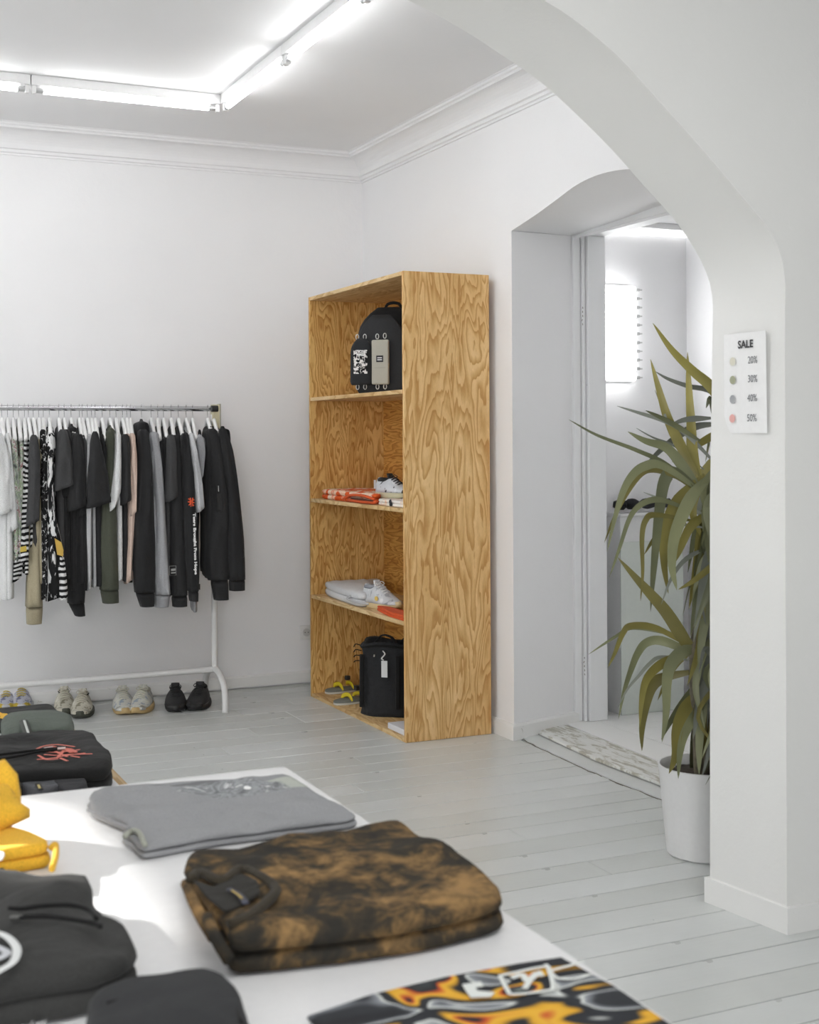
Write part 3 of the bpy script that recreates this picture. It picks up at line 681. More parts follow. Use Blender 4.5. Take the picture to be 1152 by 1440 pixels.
# ------------------------------------------------------------------ back table goods
bt = thing('folded_tshirt', 'folded black t-shirt with white and yellow print at the far end of the low table', 't-shirt', (0, 0, 0))
b1 = zp([(-40, 1003), (20, 998), (66, 994), (75, 997), (92, 1013), (82, 1019), (-40, 1030)], TB + .012)
soft('folded_body', b1, pZ(20, 1012, TB + .012), .022, M_BLK2, bt, TB + .0025, wr=.002, seed=2, layers=2)
zq = TB + .0285
def daub(q, r, c, par, z, nm='print_stroke'):
    return MB().tube(cr_spline(zp(q, z), 3), r, 5, flat=.15).build(nm, plain(c, .8), par)
for q in ([(20, 1006), (34, 1007), (50, 1004)], [(16, 1013), (36, 1011), (56, 1008)], [(24, 1010), (40, 1013), (52, 1011)], [(66, 1002), (71, 1006), (69, 1010)], [(72, 1003), (74, 1009), (79, 1012)], [(66, 1006), (75, 1007)], [(71, 1012), (76, 1008), (82, 1013)]): daub(q, .0045, 'DADADA', bt, zq)
for q in ([(-6, 1001), (2, 1005), (10, 1010)], [(-8, 1010), (4, 1009), (16, 1014)], [(-4, 1006), (6, 1004), (14, 1012)]): daub(q, .010, 'D9A82C', bt, zq)
gb = thing('green_bag', 'grey-green zipped crossbody bag lying on the low table', 'bag', (0, 0, 0))
M_GRN = cloth('5A625A', .35)
g1 = zp([(1, 1026), (12, 1016), (45, 1013), (80, 1013), (100, 1019), (105, 1030), (99, 1040), (60, 1045), (20, 1050), (6, 1044)], TB + .03)
soft('bag_body', g1, pZ(52, 1030, TB + .03), .062, M_GRN, gb, TB + .0025, wr=.003, seed=14, dome=.012)
MB().tube(cr_spline(zp([(33, 1013), (36, 1022), (39, 1031)], TB + .0835), 4), .012, 6, flat=.25).build('strap', plain('3B3E39', .7), gb)
MB().tube(cr_spline(zp([(34, 1013), (37, 1022), (40, 1031)], TB + .0865), 4), .0035, 6, flat=.18).build('strap_print', plain('BFC2BE', .7), gb)
MB().tube(cr_spline([pZ(34, 1036, TB + .055), pZ(40, 1034, TB + .06), pZ(47, 1036, TB + .052), pZ(46, 1043, TB + .03), pZ(36, 1045, TB + .028), pZ(34, 1038, TB + .05)], 4), .003, 6).build('buckle', plain('7D7A60', .4, .3), gb)
MB().tube(cr_spline(zp([(6, 1026), (40, 1033), (75, 1032), (100, 1027)], TB + .05), 4), .002, 6).build('zip', plain('3E443E', .5), gb)
hd = thing('folded_hoodie', 'folded black hoodie with coral spider print on the low table', 'hoodie', (0, 0, 0))
h1 = zp([(-60, 1056), (0, 1052), (60, 1046), (118, 1044), (132, 1049), (140, 1062), (156, 1078), (158, 1092), (146, 1102), (60, 1108), (-60, 1112)], TB + .035)
soft('folded_body', h1, pZ(50, 1078, TB + .035), .075, cloth('252525', .5), hd, TB + .0025, wr=.010, seed=31, layers=2, dome=.006)
hz2 = TB + .088
for q in ([(52, 1053), (62, 1049), (80, 1047), (105, 1050)], [(60, 1057), (80, 1058), (100, 1056), (112, 1054)], [(62, 1061), (78, 1062), (95, 1061), (130, 1060)], [(52, 1068), (75, 1066), (95, 1062), (120, 1059)], [(54, 1062), (66, 1068), (82, 1067)], [(85, 1066), (95, 1070)], [(70, 1052), (85, 1060), (95, 1064)], [(92, 1052), (86, 1060), (80, 1066)], [(75, 1050), (95, 1055), (108, 1058)], [(100, 1063), (112, 1065)]): daub(q, .0042, 'CF7566', hd, hz2)
daub([(70, 1050), (82, 1053), (96, 1054), (104, 1058)], .012, 'C96F61', hd, hz2 - .0008)
for q in ([(-40, 1066), (10, 1060), (50, 1055), (82, 1052)], [(-40, 1072), (10, 1066), (50, 1058), (80, 1054)]): MB().tube(cr_spline(zp(q, hz2 + .004), 4), .0035, 6).build('drawstring', M_CORD, hd, smooth=True)
for q in ([(62, 1053), (74, 1051)], [(81, 1053), (92, 1052)]): MB().tube(zp(q, hz2 + .005), .0036, 6).build('cord_tip', plain('C9B8B4', .35, .4), hd)
# beanies
for k, (x, wd, c, lb) in enumerate([(8, 24, '33322F', 'dark olive folded beanie, leftmost of the row in front of the spider hoodie'), (56, 27, '56575B', 'grey folded beanie with small label in front of the spider hoodie'), (98, 24, '343437', 'charcoal folded beanie between the grey beanie and the coral one')]):
    b = thing('beanie', lb, 'hat', (0, 0, 0), group='beanies on the low table')
    o1 = zp([(x - wd, 1112), (x - wd + 3, 1104), (x - 8, 1099), (x + 10, 1098), (x + wd - 3, 1104), (x + wd, 1116), (x, 1126)], TB + .03)
    soft('knit_body', o1, pZ(x, 1111, TB + .03), .05, cloth(c), b, TB + .0025, wr=.003, seed=40 + k, rings=6)
    if k < 2: MB().tube(zp([(x - 3, 1102), (x + 1, 1110)], TB + .056), .0075, 6, flat=.25).build('woven_label', plain('27251E', .7), b); MB().tube(zp([(x - 2, 1103.5), (x, 1108.5)], TB + .0578), .003, 6, flat=.25).build('label_print', plain('B5A562', .7), b)
tag(soft('folded_cloth', zp([(120, 1108), (150, 1098), (152, 1104), (140, 1112), (120, 1118)], TB + .01), pZ(138, 1107, TB + .01), .02, cloth('DE5E50'), None, TB + .0025, seed=50, rings=4), 'small coral red folded cloth poking out in front of the spider hoodie', 'clothing')

# ------------------------------------------------------------------ clothes rack
BYR = 6.85; BZR = 1.566
rk = thing('clothes_rack', 'white steel clothes rack with a chrome rail by the back wall', 'clothes rack', (2.0, BYR, 0))
M_WM = plain('E4E4E3', .35); M_CHR = plain('C8C9CB', .16, 1.0)
def loc_(p): return Vector(p) - Vector((2.0, BYR, 0))
px_ = 2.0
MB().tube([(-2.62, 0, BZR), (.03, 0, BZR)], .0135, 16).build('rail', M_CHR, rk, auto=40)
MB().tube([(-2.60, 0, .195), (-.008, 0, .195)], .0165, 12).build('lower_bar', M_WM, rk, auto=40)
for e in (0, -2.6):
    MB().tube([(e, 0, .19), (e, 0, BZR - .03)], .0165, 12).build('post', M_WM, rk, auto=40)
    ft = []
    for s in (-1, 1):
        MB().tube(cr_spline([(e, 0, .20), (e, s * .04, .195), (e, s * .10, .178), (e, s * .16, .14), (e, s * .185, .08), (e, s * .19, .0)], 5), .017, 12).build('foot', M_WM, rk, smooth=True)
    MB().box((e - .012, -.022, BZR - .15), (e + .030, .022, BZR + .022)).build('bracket', plain('CDC6A6', .35), rk, bevel=.004)
    MB().box((e + .026, -.024, BZR - .13), (e + .034, .024, BZR + .026)).build('bracket_plate', plain('9E9C8E', .3, .8), rk, bevel=.002)
    MB().tube([(e - .02, -.03, BZR), (e + .014, -.03, BZR)], .017, 10).build('clamp_knob', plain('2D2D2D', .5), rk, auto=40)

def zebra_mat(name, c1='DADADA', c2='1E1E1F', sc=12):
    if name in MATS: return MATS[name]
    a = N(name, .85, .2); v = a.coord((1, 1, 1)); w_ = a.n('TexWave', wave_type='BANDS', bands_direction='Z')
    w_.inputs['Scale'].default_value = sc; w_.inputs['Distortion'].default_value = 11; w_.inputs['Detail'].default_value = 1; w_.inputs['Detail Scale'].default_value = .5
    a.l(v, w_.inputs['Vector']); a.col(a.ramp(w_.outputs['Fac'], [(.45, c2), (.55, c1)])); a.bump(a.noise(v, 9, 3), .3, .02); MATS[name] = a.m; return a.m
def splash_mat(name, stops, sc=9, stretch=(1, 1, .35), dist=2):
    if name in MATS: return MATS[name]
    a = N(name, .88, .2); v = a.coord(stretch); a.col(a.ramp(a.noise(v, sc, 3, .6, dist), stops)); a.bump(a.noise(a.coord(), 9, 3), .3, .02); MATS[name] = a.m; return a.m
ZB = zebra_mat('zebra_cloth')
SPL = splash_mat('black_white_print', [(.44, '1C1C1D'), (.50, '232324'), (.53, 'DCDCDC'), (.7, 'E4E4E4')], 14)
SPK = splash_mat('black_speckled_print', [(.58, '1E1E1F'), (.62, 'C8C8C8')], 30, (1, 1, .8))
GRF = splash_mat('green_grey_print', [(.35, '59605A'), (.45, 'A3A8A2'), (.5, '8FA27C'), (.54, 'D2D4D2'), (.62, '8A4B46'), (.65, 'BDBFBE')], 16, (1, 1, .7))
CH, BK, BK2, LG, WH, GY, OL, PK, BE = '454546', '2A2A2B', '303031', 'A3A4A7', 'DEDFDF', 'BDBEC0', '4E5146', 'D2BBAD', 'A89F86'
PXM = {}
def gl(name, secs, Yc, b, mat, parent, seed, hem=True, n=20, folds=.009, topcap=True, power=.85, slant=0.0):
    """loft of flattened rings; secs = [(zy, zxl, zxr[, dy])] in crop units (3.2 per px, from y 540)"""
    S = []
    for s in secs:
        zy, xl, xr = s[0] / 3.2 + 540, s[1] / 3.2, s[2] / 3.2; dy = s[3] if len(s) > 3 else 0
        a = pY(xl, zy, Yc + dy); c = pY(xr, zy, Yc + dy); S.append(((a.x + c.x) / 2, (c.x - a.x) / 2, (a.z + c.z) / 2, Yc + dy))
    S = [tuple(v) for v in resample(S, 4)]; rs = []
    N_ = len(S)
    for i, (cx_, hw, z, yc) in enumerate(S):
        tt = i / (N_ - 1); bb_ = b * min(1, .45 + 2.2 * tt); ring = []
        for j in range(n):
            q = 2 * PI * j / n; cx2, sx2 = math.cos(q), math.sin(q)
            ex = math.copysign(abs(cx2) ** power, cx2); ey = math.copysign(abs(sx2) ** power, sx2)
            f = folds * noise.noise(Vector((ex * 2.2 + seed, ey * 1.2, z * 3.5 + seed * 2))) + folds * .7 * noise.noise(Vector((ex * 5 + seed, ey, z * 9)))
            ring.append(Vector((cx_ + ex * hw + f * .5 * (abs(ex) < .9), yc + ey * bb_ + f * 2.2, z + ex * slant * tt ** 3)))
        rs.append(ring)
    if topcap:
        t0 = rs[0]; cc = sum(t0, Vector()) / n; rs.insert(0, [cc + (p - cc) * .55 + Vector((0, 0, .012)) for p in t0])
    if hem:
        L = rs[-1]; cc = sum(L, Vector()) / n
        rs.append([cc + (p - cc) * .88 + Vector((0, 0, .001)) for p in L]); rs.append([cc + (p - cc) * .8 + Vector((0, 0, .03)) for p in L])
    return MB().rings(rs).build(name, mat, parent, smooth=True)
def resample(S, n):
    out = []
    P_ = [S[0]] + list(S) + [S[-1]]
    for i in range(1, len(P_) - 2):
        for k in range(n):
            t = k / n; out.append(tuple(.5 * ((2 * b) + (c - a) * t + (2 * a - 5 * b + 4 * c - d) * t * t + (3 * b - a - 3 * c + d) * t ** 3) for a, b, c, d in zip(*P_[i - 1:i + 3])))
    out.append(tuple(S[-1])); return out
gi = [0]
def garment(hx, name, label, mat, sleeve, body, cuff=None, hood=None, dy=0.0, cat=None, arm=None, bodymat=None):
    gi[0] += 1; sd_ = gi[0] * 1.37
    if isinstance(mat, str): mat = cloth(mat)
    hp = pY(hx / 3.2, 575, BYR); X0 = hp.x
    t = thing(name, label, cat or {'tshirt': 't-shirt'}.get(name, name), (0, 0, 0), group='clothes on the rack')
    # body: rings in z around (X0, BYR)
    zb, half, th = body[0], body[1], body[2]
    zb = pY(hx / 3.2, zb / 3.2 + 540, 6.62).z; ztop = 1.475 if not arm else 1.475 - arm
    prof = [(ztop, .035, .3), (ztop - .012, .085, .7), (ztop - .045, .15, .9), (ztop - .085, .20, 1), (ztop - .14, half, 1), (ztop - .32, half - .01, 1), ((ztop + zb) / 2, half, 1.05), (zb + .06, half + .005, 1.1), (zb, half, 1.0)]
    th0 = -.75 * math.atan2(X0, BYR); cth, sth = math.cos(th0), math.sin(th0); prof = resample(prof, 3); rs = []
    for z, hy, k in prof:
        ring = []
        for j in range(24):
            q = 2 * PI * j / 24; c_, s_ = math.cos(q), math.sin(q)
            ex = math.copysign(abs(c_) ** .6, c_); ey = math.copysign(abs(s_) ** .9, s_)
            f = .010 * noise.noise(Vector((ey * 3.5 + sd_, z * 1.5, sd_)))
            ring.append(Vector((X0 + (ex * th * k + f) * cth - ey * hy * sth, BYR + ey * hy * cth + (ex * th * k + f) * sth, z)))
        rs.append(ring)
    L = rs[-1]; cc = sum(L, Vector()) / 24; rs.append([cc + (p - cc) * .85 + Vector((0, 0, .03)) for p in L])
    MB().rings(rs).build('body', bodymat or mat, t, smooth=True)
    if sleeve:
        gl('sleeve', sleeve, 6.62 + dy, .052, mat, t, sd_, slant=.016 if not cuff else 0)
        ex = [(s[0], s[1] + (hx - sleeve[0][1]) * .0 - 27 * .35, s[2] - 27 * .35) for s in sleeve]
        if name != 'tshirt' or len(sleeve) > 2:
            xm = (X0 - pY((sleeve[0][1] + sleeve[0][2]) / 6.4, 640, 6.62).x)
            o2 = gl('sleeve', sleeve, 6.62 + dy, .03, mat, t, sd_ + 5)
            for v in o2.data.vertices: v.co.y = 2 * BYR - v.co.y; v.co.x = X0 + (v.co.x - X0) * .25
    if cuff:
        y0, y1, xl, xr, xl2, xr2 = cuff
        o = gl('cuff', [(y0, xl, xr), ((y0 + y1) / 2, (xl + xl2) / 2, (xr + xr2) / 2), (y1, xl2, xr2)], 6.615 + dy, .047, rib(mat), t, sd_, topcap=True, folds=.002)
    if hood:
        hy0, hy1, xl, xr = hood
        gl('hood', [(hy0, (xl + xr) / 2 - 5, (xl + xr) / 2 + 5), (hy0 + 12, xl + 4, xr - 5), ((hy0 + hy1) / 2, xl, xr), (hy1, xl + 5, xr - 2)], 6.76, .07, mat, t, sd_ + 3, folds=.012)
    return t
RIBS = {}
def rib(mat):
    if mat.name not in RIBS:
        m2 = mat.copy(); m2.name = mat.name + '_rib'; nt = m2.node_tree
        w_ = nt.nodes.new('ShaderNodeTexWave'); w_.inputs['Scale'].default_value = 90; w_.bands_direction = 'X'
        tc = nt.nodes.new('ShaderNodeTexCoord'); nt.links.new(tc.outputs['Object'], w_.inputs['Vector'])
        for b_ in nt.nodes:
            if b_.type == 'BUMP': nt.links.new(w_.outputs['Fac'], b_.inputs['Height']); b_.inputs['Distance'].default_value = .004
        RIBS[mat.name] = m2
    return RIBS[mat.name]
def short(xl, xr, yt, yb, tilt=14, flare=.15, top=.45):
    w_ = xr - xl; c = (xl + xr) / 2
    return [(yt, c - w_ * top * .45 - 3, c + w_ * top * .45), (yt + (yb - yt) * .25, c - w_ * .36, c + w_ * .36), (yt + (yb - yt) * .6, c - w_ * .43, c + w_ * .44), (yb, xl, xr)]
D = []
# hook x, kind, label words, material, sleeve sections, body(bottom y, half depth, half thickness), extras
def G(hx, kind, words, mat, sl, body, **k): D.append((hx, kind, words, mat, sl, body, k))
G(8, 'tshirt', 'white t-shirt at the left picture edge on the rack', WH, [(232, -20, 14), (330, -30, 42), (470, -30, 50), (585, -34, 52)], (975, .23, .022))
G(34, 'tshirt', 'white t-shirt with long drooping sleeve, second from the left picture edge', WH, [(232, 22, 42), (330, 30, 52), (480, 38, 66), (655, 36, 80)], (970, .235, .02), dy=.02)
G(60, 'tshirt', 'grey and green patterned t-shirt behind the white ones', GRF, [(250, 46, 68), (330, 50, 80), (500, 52, 88), (650, 50, 92)], (800, .23, .016), dy=.05)
G(84, 'shirt', 'grey patterned shirt with hanger exposed, beside the zebra one', GRF, [(335, 76, 98), (420, 76, 104), (600, 70, 104), (780, 62, 100)], (800, .22, .015), dy=.06)
G(110, 'shirt', 'black and white zebra striped shirt left of the charcoal tee', ZB, [(330, 94, 118), (450, 92, 120), (640, 72, 118), (880, 45, 95)], (860, .22, .015), dy=.06, cat='shirt')
G(128, 'shirt', 'zebra striped shirt with a yellow patch near the hem', ZB, [(325, 112, 134), (480, 100, 132), (650, 90, 128), (790, 86, 128)], (790, .22, .015), dy=.03)
G(150, 'tshirt', 'charcoal t-shirt between the zebra shirt and the beige sweatshirt', CH, [(240, 138, 166), (330, 130, 178), (500, 122, 178), (625, 116, 176)], (965, .235, .020), dy=-.01)
G(174, 'sweatshirt', 'beige sweatshirt whose long sleeve hangs lowest of all', BE, [(250, 162, 178), (400, 150, 180), (640, 128, 186), (850, 120, 188), (1000, 116, 190)], (900, .24, .02), cuff=(1003, 1078, 117, 192, 120, 187), dy=.045)
G(195, 'jacket', 'black speckled jacket left of the white splashed one', SPK, [(215, 180, 206), (330, 180, 212), (600, 182, 214), (800, 184, 216), (955, 186, 214)], (950, .24, .018), dy=.01)
G(222, 'jacket', 'black jacket splashed with white, zebra cuff and yellow patch', SPL, [(232, 205, 243), (330, 204, 242), (560, 205, 244), (760, 206, 284), (960, 206, 298)], (950, .24, .022), dy=-.01)
G(265, 'tshirt', 'charcoal t-shirt with wide sleeve right of the splashed jacket', CH, short(240, 328, 215, 468), (880, .24, .024), dy=-.02)
G(289, 'tshirt', 'black t-shirt just behind the wide charcoal sleeve', BK, short(268, 338, 215, 500), (880, .24, .018), dy=.03)
G(320, 'hoodie', 'black hoodie with long tapering cuff left of the black tees', BK, [(230, 300, 340), (400, 300, 352), (700, 300, 384), (880, 302, 384), (985, 306, 378)], (930, .24, .022), cuff=(985, 1042, 308, 378, 338, 382), hood=(190, 250, 296, 348), dy=.055)
G(357, 'tshirt', 'black t-shirt with drooping sleeve, left one of two alike', BK2, short(300, 386, 232, 560), (900, .24, .02), dy=.0)
G(370, 'tshirt', 'black t-shirt with hidden sleeve between two tees', BK, short(330, 392, 236, 590), (930, .24, .016), dy=.04)
G(393, 'tshirt', 'dark grey t-shirt left of the narrow white one', CH, short(350, 398, 240, 520), (880, .24, .014), dy=.05)
G(412, 'tshirt', 'narrow white t-shirt squeezed between dark tees', GY, [(235, 392, 412), (380, 384, 410), (600, 384, 408), (916, 386, 408)], (918, .24, .014), dy=.02)
G(428, 'tshirt', 'charcoal black t-shirt with the widest flaring sleeve', BK2, [(224, 414, 440), (290, 404, 456), (420, 394, 484), (545, 390, 498)], (912, .24, .026), dy=-.03)
G(460, 'tshirt', 'black t-shirt left of the olive hoodie', BK, short(446, 474, 236, 500), (900, .24, .016), dy=.05)
G(495, 'hoodie', 'olive green hoodie with ribbed cuff', OL, [(218, 478, 516), (380, 470, 516), (640, 450, 524), (820, 446, 530), (925, 450, 534)], (880, .24, .022), cuff=(925, 984, 452, 532, 462, 534), hood=(196, 236, 474, 514), dy=.02)
G(522, 'tshirt', 'white t-shirt with pointed sleeve right of the olive hoodie', WH, [(230, 520, 544), (380, 508, 543), (490, 492, 540), (560, 486, 516)], (885, .24, .020), dy=-.01)
G(552, 'tshirt', 'black t-shirt left of the pale pink pair', BK2, short(540, 588, 236, 532, top=.6), (892, .24, .016), dy=-.01)
G(571, 'tshirt', 'pale pink t-shirt, left one of the pair', PK, [(234, 562, 582), (360, 566, 592), (540, 572, 604), (640, 570, 600), (884, 560, 588)], (885, .235, .013), dy=.02)
G(587, 'tshirt', 'pale pink t-shirt, right one of the pair, against the black hoodie', PK, [(232, 584, 604), (340, 586, 612), (450, 586, 612), (580, 584, 610)], (880, .235, .013), dy=-.01)
G(637, 'hoodie', 'black hoodie with bulky hood right of the pink tees', BK, [(215, 620, 668), (400, 622, 684), (640, 602, 692), (830, 600, 698), (935, 606, 696)], (885, .25, .03), cuff=(935, 1000, 610, 692, 632, 692), hood=(168, 250, 604, 668), dy=-.01)
G(680, 'hoodie', 'light grey hoodie between two black ones', LG, [(226, 672, 712), (380, 684, 728), (600, 692, 742), (820, 694, 756), (945, 694, 762)], (900, .25, .024), cuff=(945, 1002, 694, 762, 696, 756), hood=(214, 262, 664, 714), dy=.01)
G(710, 'tshirt', 'black t-shirt right of the light grey hoodie', BK, short(722, 768, 248, 500), (960, .24, .018), dy=.04)
G(736, 'tshirt', 'charcoal t-shirt with short sleeve between black hoodies', CH, short(744, 796, 238, 518, top=.6), (965, .24, .02), dy=-.02)
G(770, 'hoodie', 'black hoodie with a small outlined label above its hem', BK2, [(240, 768, 806), (400, 764, 812), (640, 762, 818), (830, 768, 838), (950, 772, 842)], (955, .25, .022), cuff=(955, 1000, 774, 840, 778, 840), hood=(222, 270, 762, 812), dy=.02)
G(803, 'hoodie', 'black hoodie with orange spider and white lettering down the sleeve', BK, [(232, 812, 852), (400, 820, 868), (600, 826, 880), (800, 834, 892), (930, 846, 890)], (900, .25, .022), cuff=(932, 976, 848, 890, 856, 888), hood=(216, 270, 798, 852), dy=-.02)
G(838, 'tshirt', 'light grey t-shirt over the lettered black hoodie sleeve', GY, [(232, 850, 872), (330, 860, 886), (450, 872, 906), (565, 880, 916)], (900, .24, .016), dy=-.04)
G(867, 'hoodie', 'grey hoodie with rounded hood beside the outermost black hoodies', LG, [(240, 876, 912), (300, 880, 920), (350, 886, 916), (420, 890, 908)], (1040, .14, .012), hood=(236, 330, 874, 918), dy=.05)
G(935, 'hoodie', 'black hoodie with a zipped sleeve pocket, second from the rack end', BK2, [(212, 926, 978), (330, 940, 1004), (560, 944, 1028), (760, 922, 1026), (880, 936, 1026)], (880, .25, .03), cuff=(882, 970, 948, 1024, 964, 1026), hood=(200, 262, 914, 976), dy=.0)
G(962, 'hoodie', 'black hoodie at the right end of the rack, outermost', BK, [(212, 984, 1018), (300, 990, 1046), (480, 1012, 1072), (700, 1022, 1096), (880, 1030, 1102)], (880, .25, .032), cuff=(882, 928, 1032, 1100, 1034, 1100), hood=(200, 300, 974, 1030), dy=-.02)
HANG = {}
for hx, kind, words, mat, sl, body, kw in D:
    t = garment(hx, kind, words, mat, sl, body, **kw); HANG[hx] = t
    # hanger
    p = pY(hx / 3.2, 575, BYR); X0 = p.x; lx = 0
    hg = thing('clothes_hanger', 'white hanger holding the ' + words, 'hanger', (X0, BYR, BZR), -.75 * math.atan2(X0, BYR) + rnd.uniform(-.04, .04), 'white hangers on the rail')
    MB().tube(cr_spline([(0, -.016, .010), (0, -.008, .019), (0, .006, .0185), (0, .0165, .006), (0, .012, -.02), (0, 0, -.045), (0, 0, -.066)], 4), .0014, 6).build('hook', M_CHR, hg, smooth=True)
    z1_ = -.06
    MB().tube(cr_spline([(.004, -.205, z1_ - .098), (.002, -.12, z1_ - .052), (0, -.03, z1_ - .006), (0, 0, z1_), (0, .03, z1_ - .006), (.0, .12, z1_ - .052), (0, .205, z1_ - .098)], 4), .0105, 8, flat=1.3).build('arms', plain('EDEDEC', .35), hg, smooth=True)
# garment details
def front_on(zx, zy, yc): return pY(zx / 3.2, zy / 3.2 + 540, yc)
def patch(name, q, yc, mat, par):
    P_ = [front_on(a, b, yc) for a, b in q]; n = len(P_); Bk = [p + Vector((0, .004, 0)) for p in P_]
    return MB().add(P_ + Bk, [tuple(range(n)), tuple(range(2 * n - 1, n - 1, -1))] + [(k, n + k, n + (k + 1) % n, (k + 1) % n) for k in range(n)]).build(name, mat, par)
# spider
h = HANG[803]; Yf = 6.62 - .02 - .054
for q in ([(848, 516), (862, 526), (874, 520)], [(846, 530), (860, 532), (874, 534)], [(850, 546), (860, 534), (872, 548)], [(856, 512), (861, 530), (860, 552)], [(868, 512), (864, 530), (867, 550)]):
    MB().tube([front_on(a, b, Yf) for a, b in q], .0032, 5).build('spider_print', plain('E0592E', .7), h)
p = front_on(861, 531, Yf); m = MB(); lump(m, p, (.010, .003, .010), 1, 8, 6); m.build('spider_print', plain('E0592E', .7), h)
a_, b_ = front_on(874, 580, 6.535), front_on(882, 858, 6.535)
dv = (b_ - a_).normalized(); L_ = (b_ - a_).length
me = text_mesh('Tears Brought From Hope', .040, .0005, .0022, 1.0)
wd = max(v.co.x for v in me.vertices) - min(v.co.x for v in me.vertices)
for v in me.vertices: v.co.x *= L_ / wd; v.co.y *= .46
place_mesh('sleeve_lettering', me, plain('E6E6E6', .7), h, basis(dv, Vector((1, 0, 0)), (a_ + b_) / 2))
h = HANG[962]; M_GP = plain('8E8E8C', .7)
def frame_print(q, yc, h, r=.0012, mat=None):
    P_ = [front_on(a, b, yc) for a, b in q]; MB().tube(P_ + [P_[0]], r, 4).build('label_outline', mat or M_GP, h)
frame_print([(1087, 748), (1100, 746), (1101, 778), (1088, 780)], 6.552, h)
h = HANG[770]
frame_print([(763, 820), (792, 818), (793, 860), (764, 860)], 6.56, h); patch('label_print', [(770, 832), (790, 830), (790, 840), (770, 842)], 6.56, M_GP, h); patch('label_print', [(770, 848), (790, 846), (790, 852), (770, 853)], 6.56, M_GP, h)
h = HANG[935]
MB().tube([front_on(983, 458, 6.562), front_on(984, 484, 6.562)], .0022, 6).build('zip_pull', plain('BFBFBF', .3, .8), h)
frame_print([(974, 458), (994, 456), (1004, 560), (996, 572), (978, 566)], 6.564, h, .0014, plain('1A1A1A', .6))
patch('pocket', [(977, 492), (996, 492), (1002, 560), (996, 568), (981, 564)], 6.566, plain('1F1F20', .6), h)
patch('yellow_patch', [(246, 694), (276, 712), (286, 748), (284, 776), (258, 768)], 6.553, plain('C9A650', .8), HANG[222])
patch('yellow_patch', [(92, 734), (118, 728), (120, 752), (92, 757)], 6.592, plain('C9B050', .8), HANG[128])
gl('zebra_cuff', [(775, 256, 286), (850, 254, 296), (930, 256, 302), (970, 262, 298)], 6.59, .05, ZB, HANG[222], 4.4)
gl('collar', [(230, 212, 240), (255, 206, 246), (290, 220, 246)], 6.62, .05, cloth('CFCFCF'), HANG[222], 4.8)
patch('hem_tag', [(888, 900), (901, 900), (901, 926), (888, 926)], 6.60, plain('3A3A3A', .7), HANG[867])

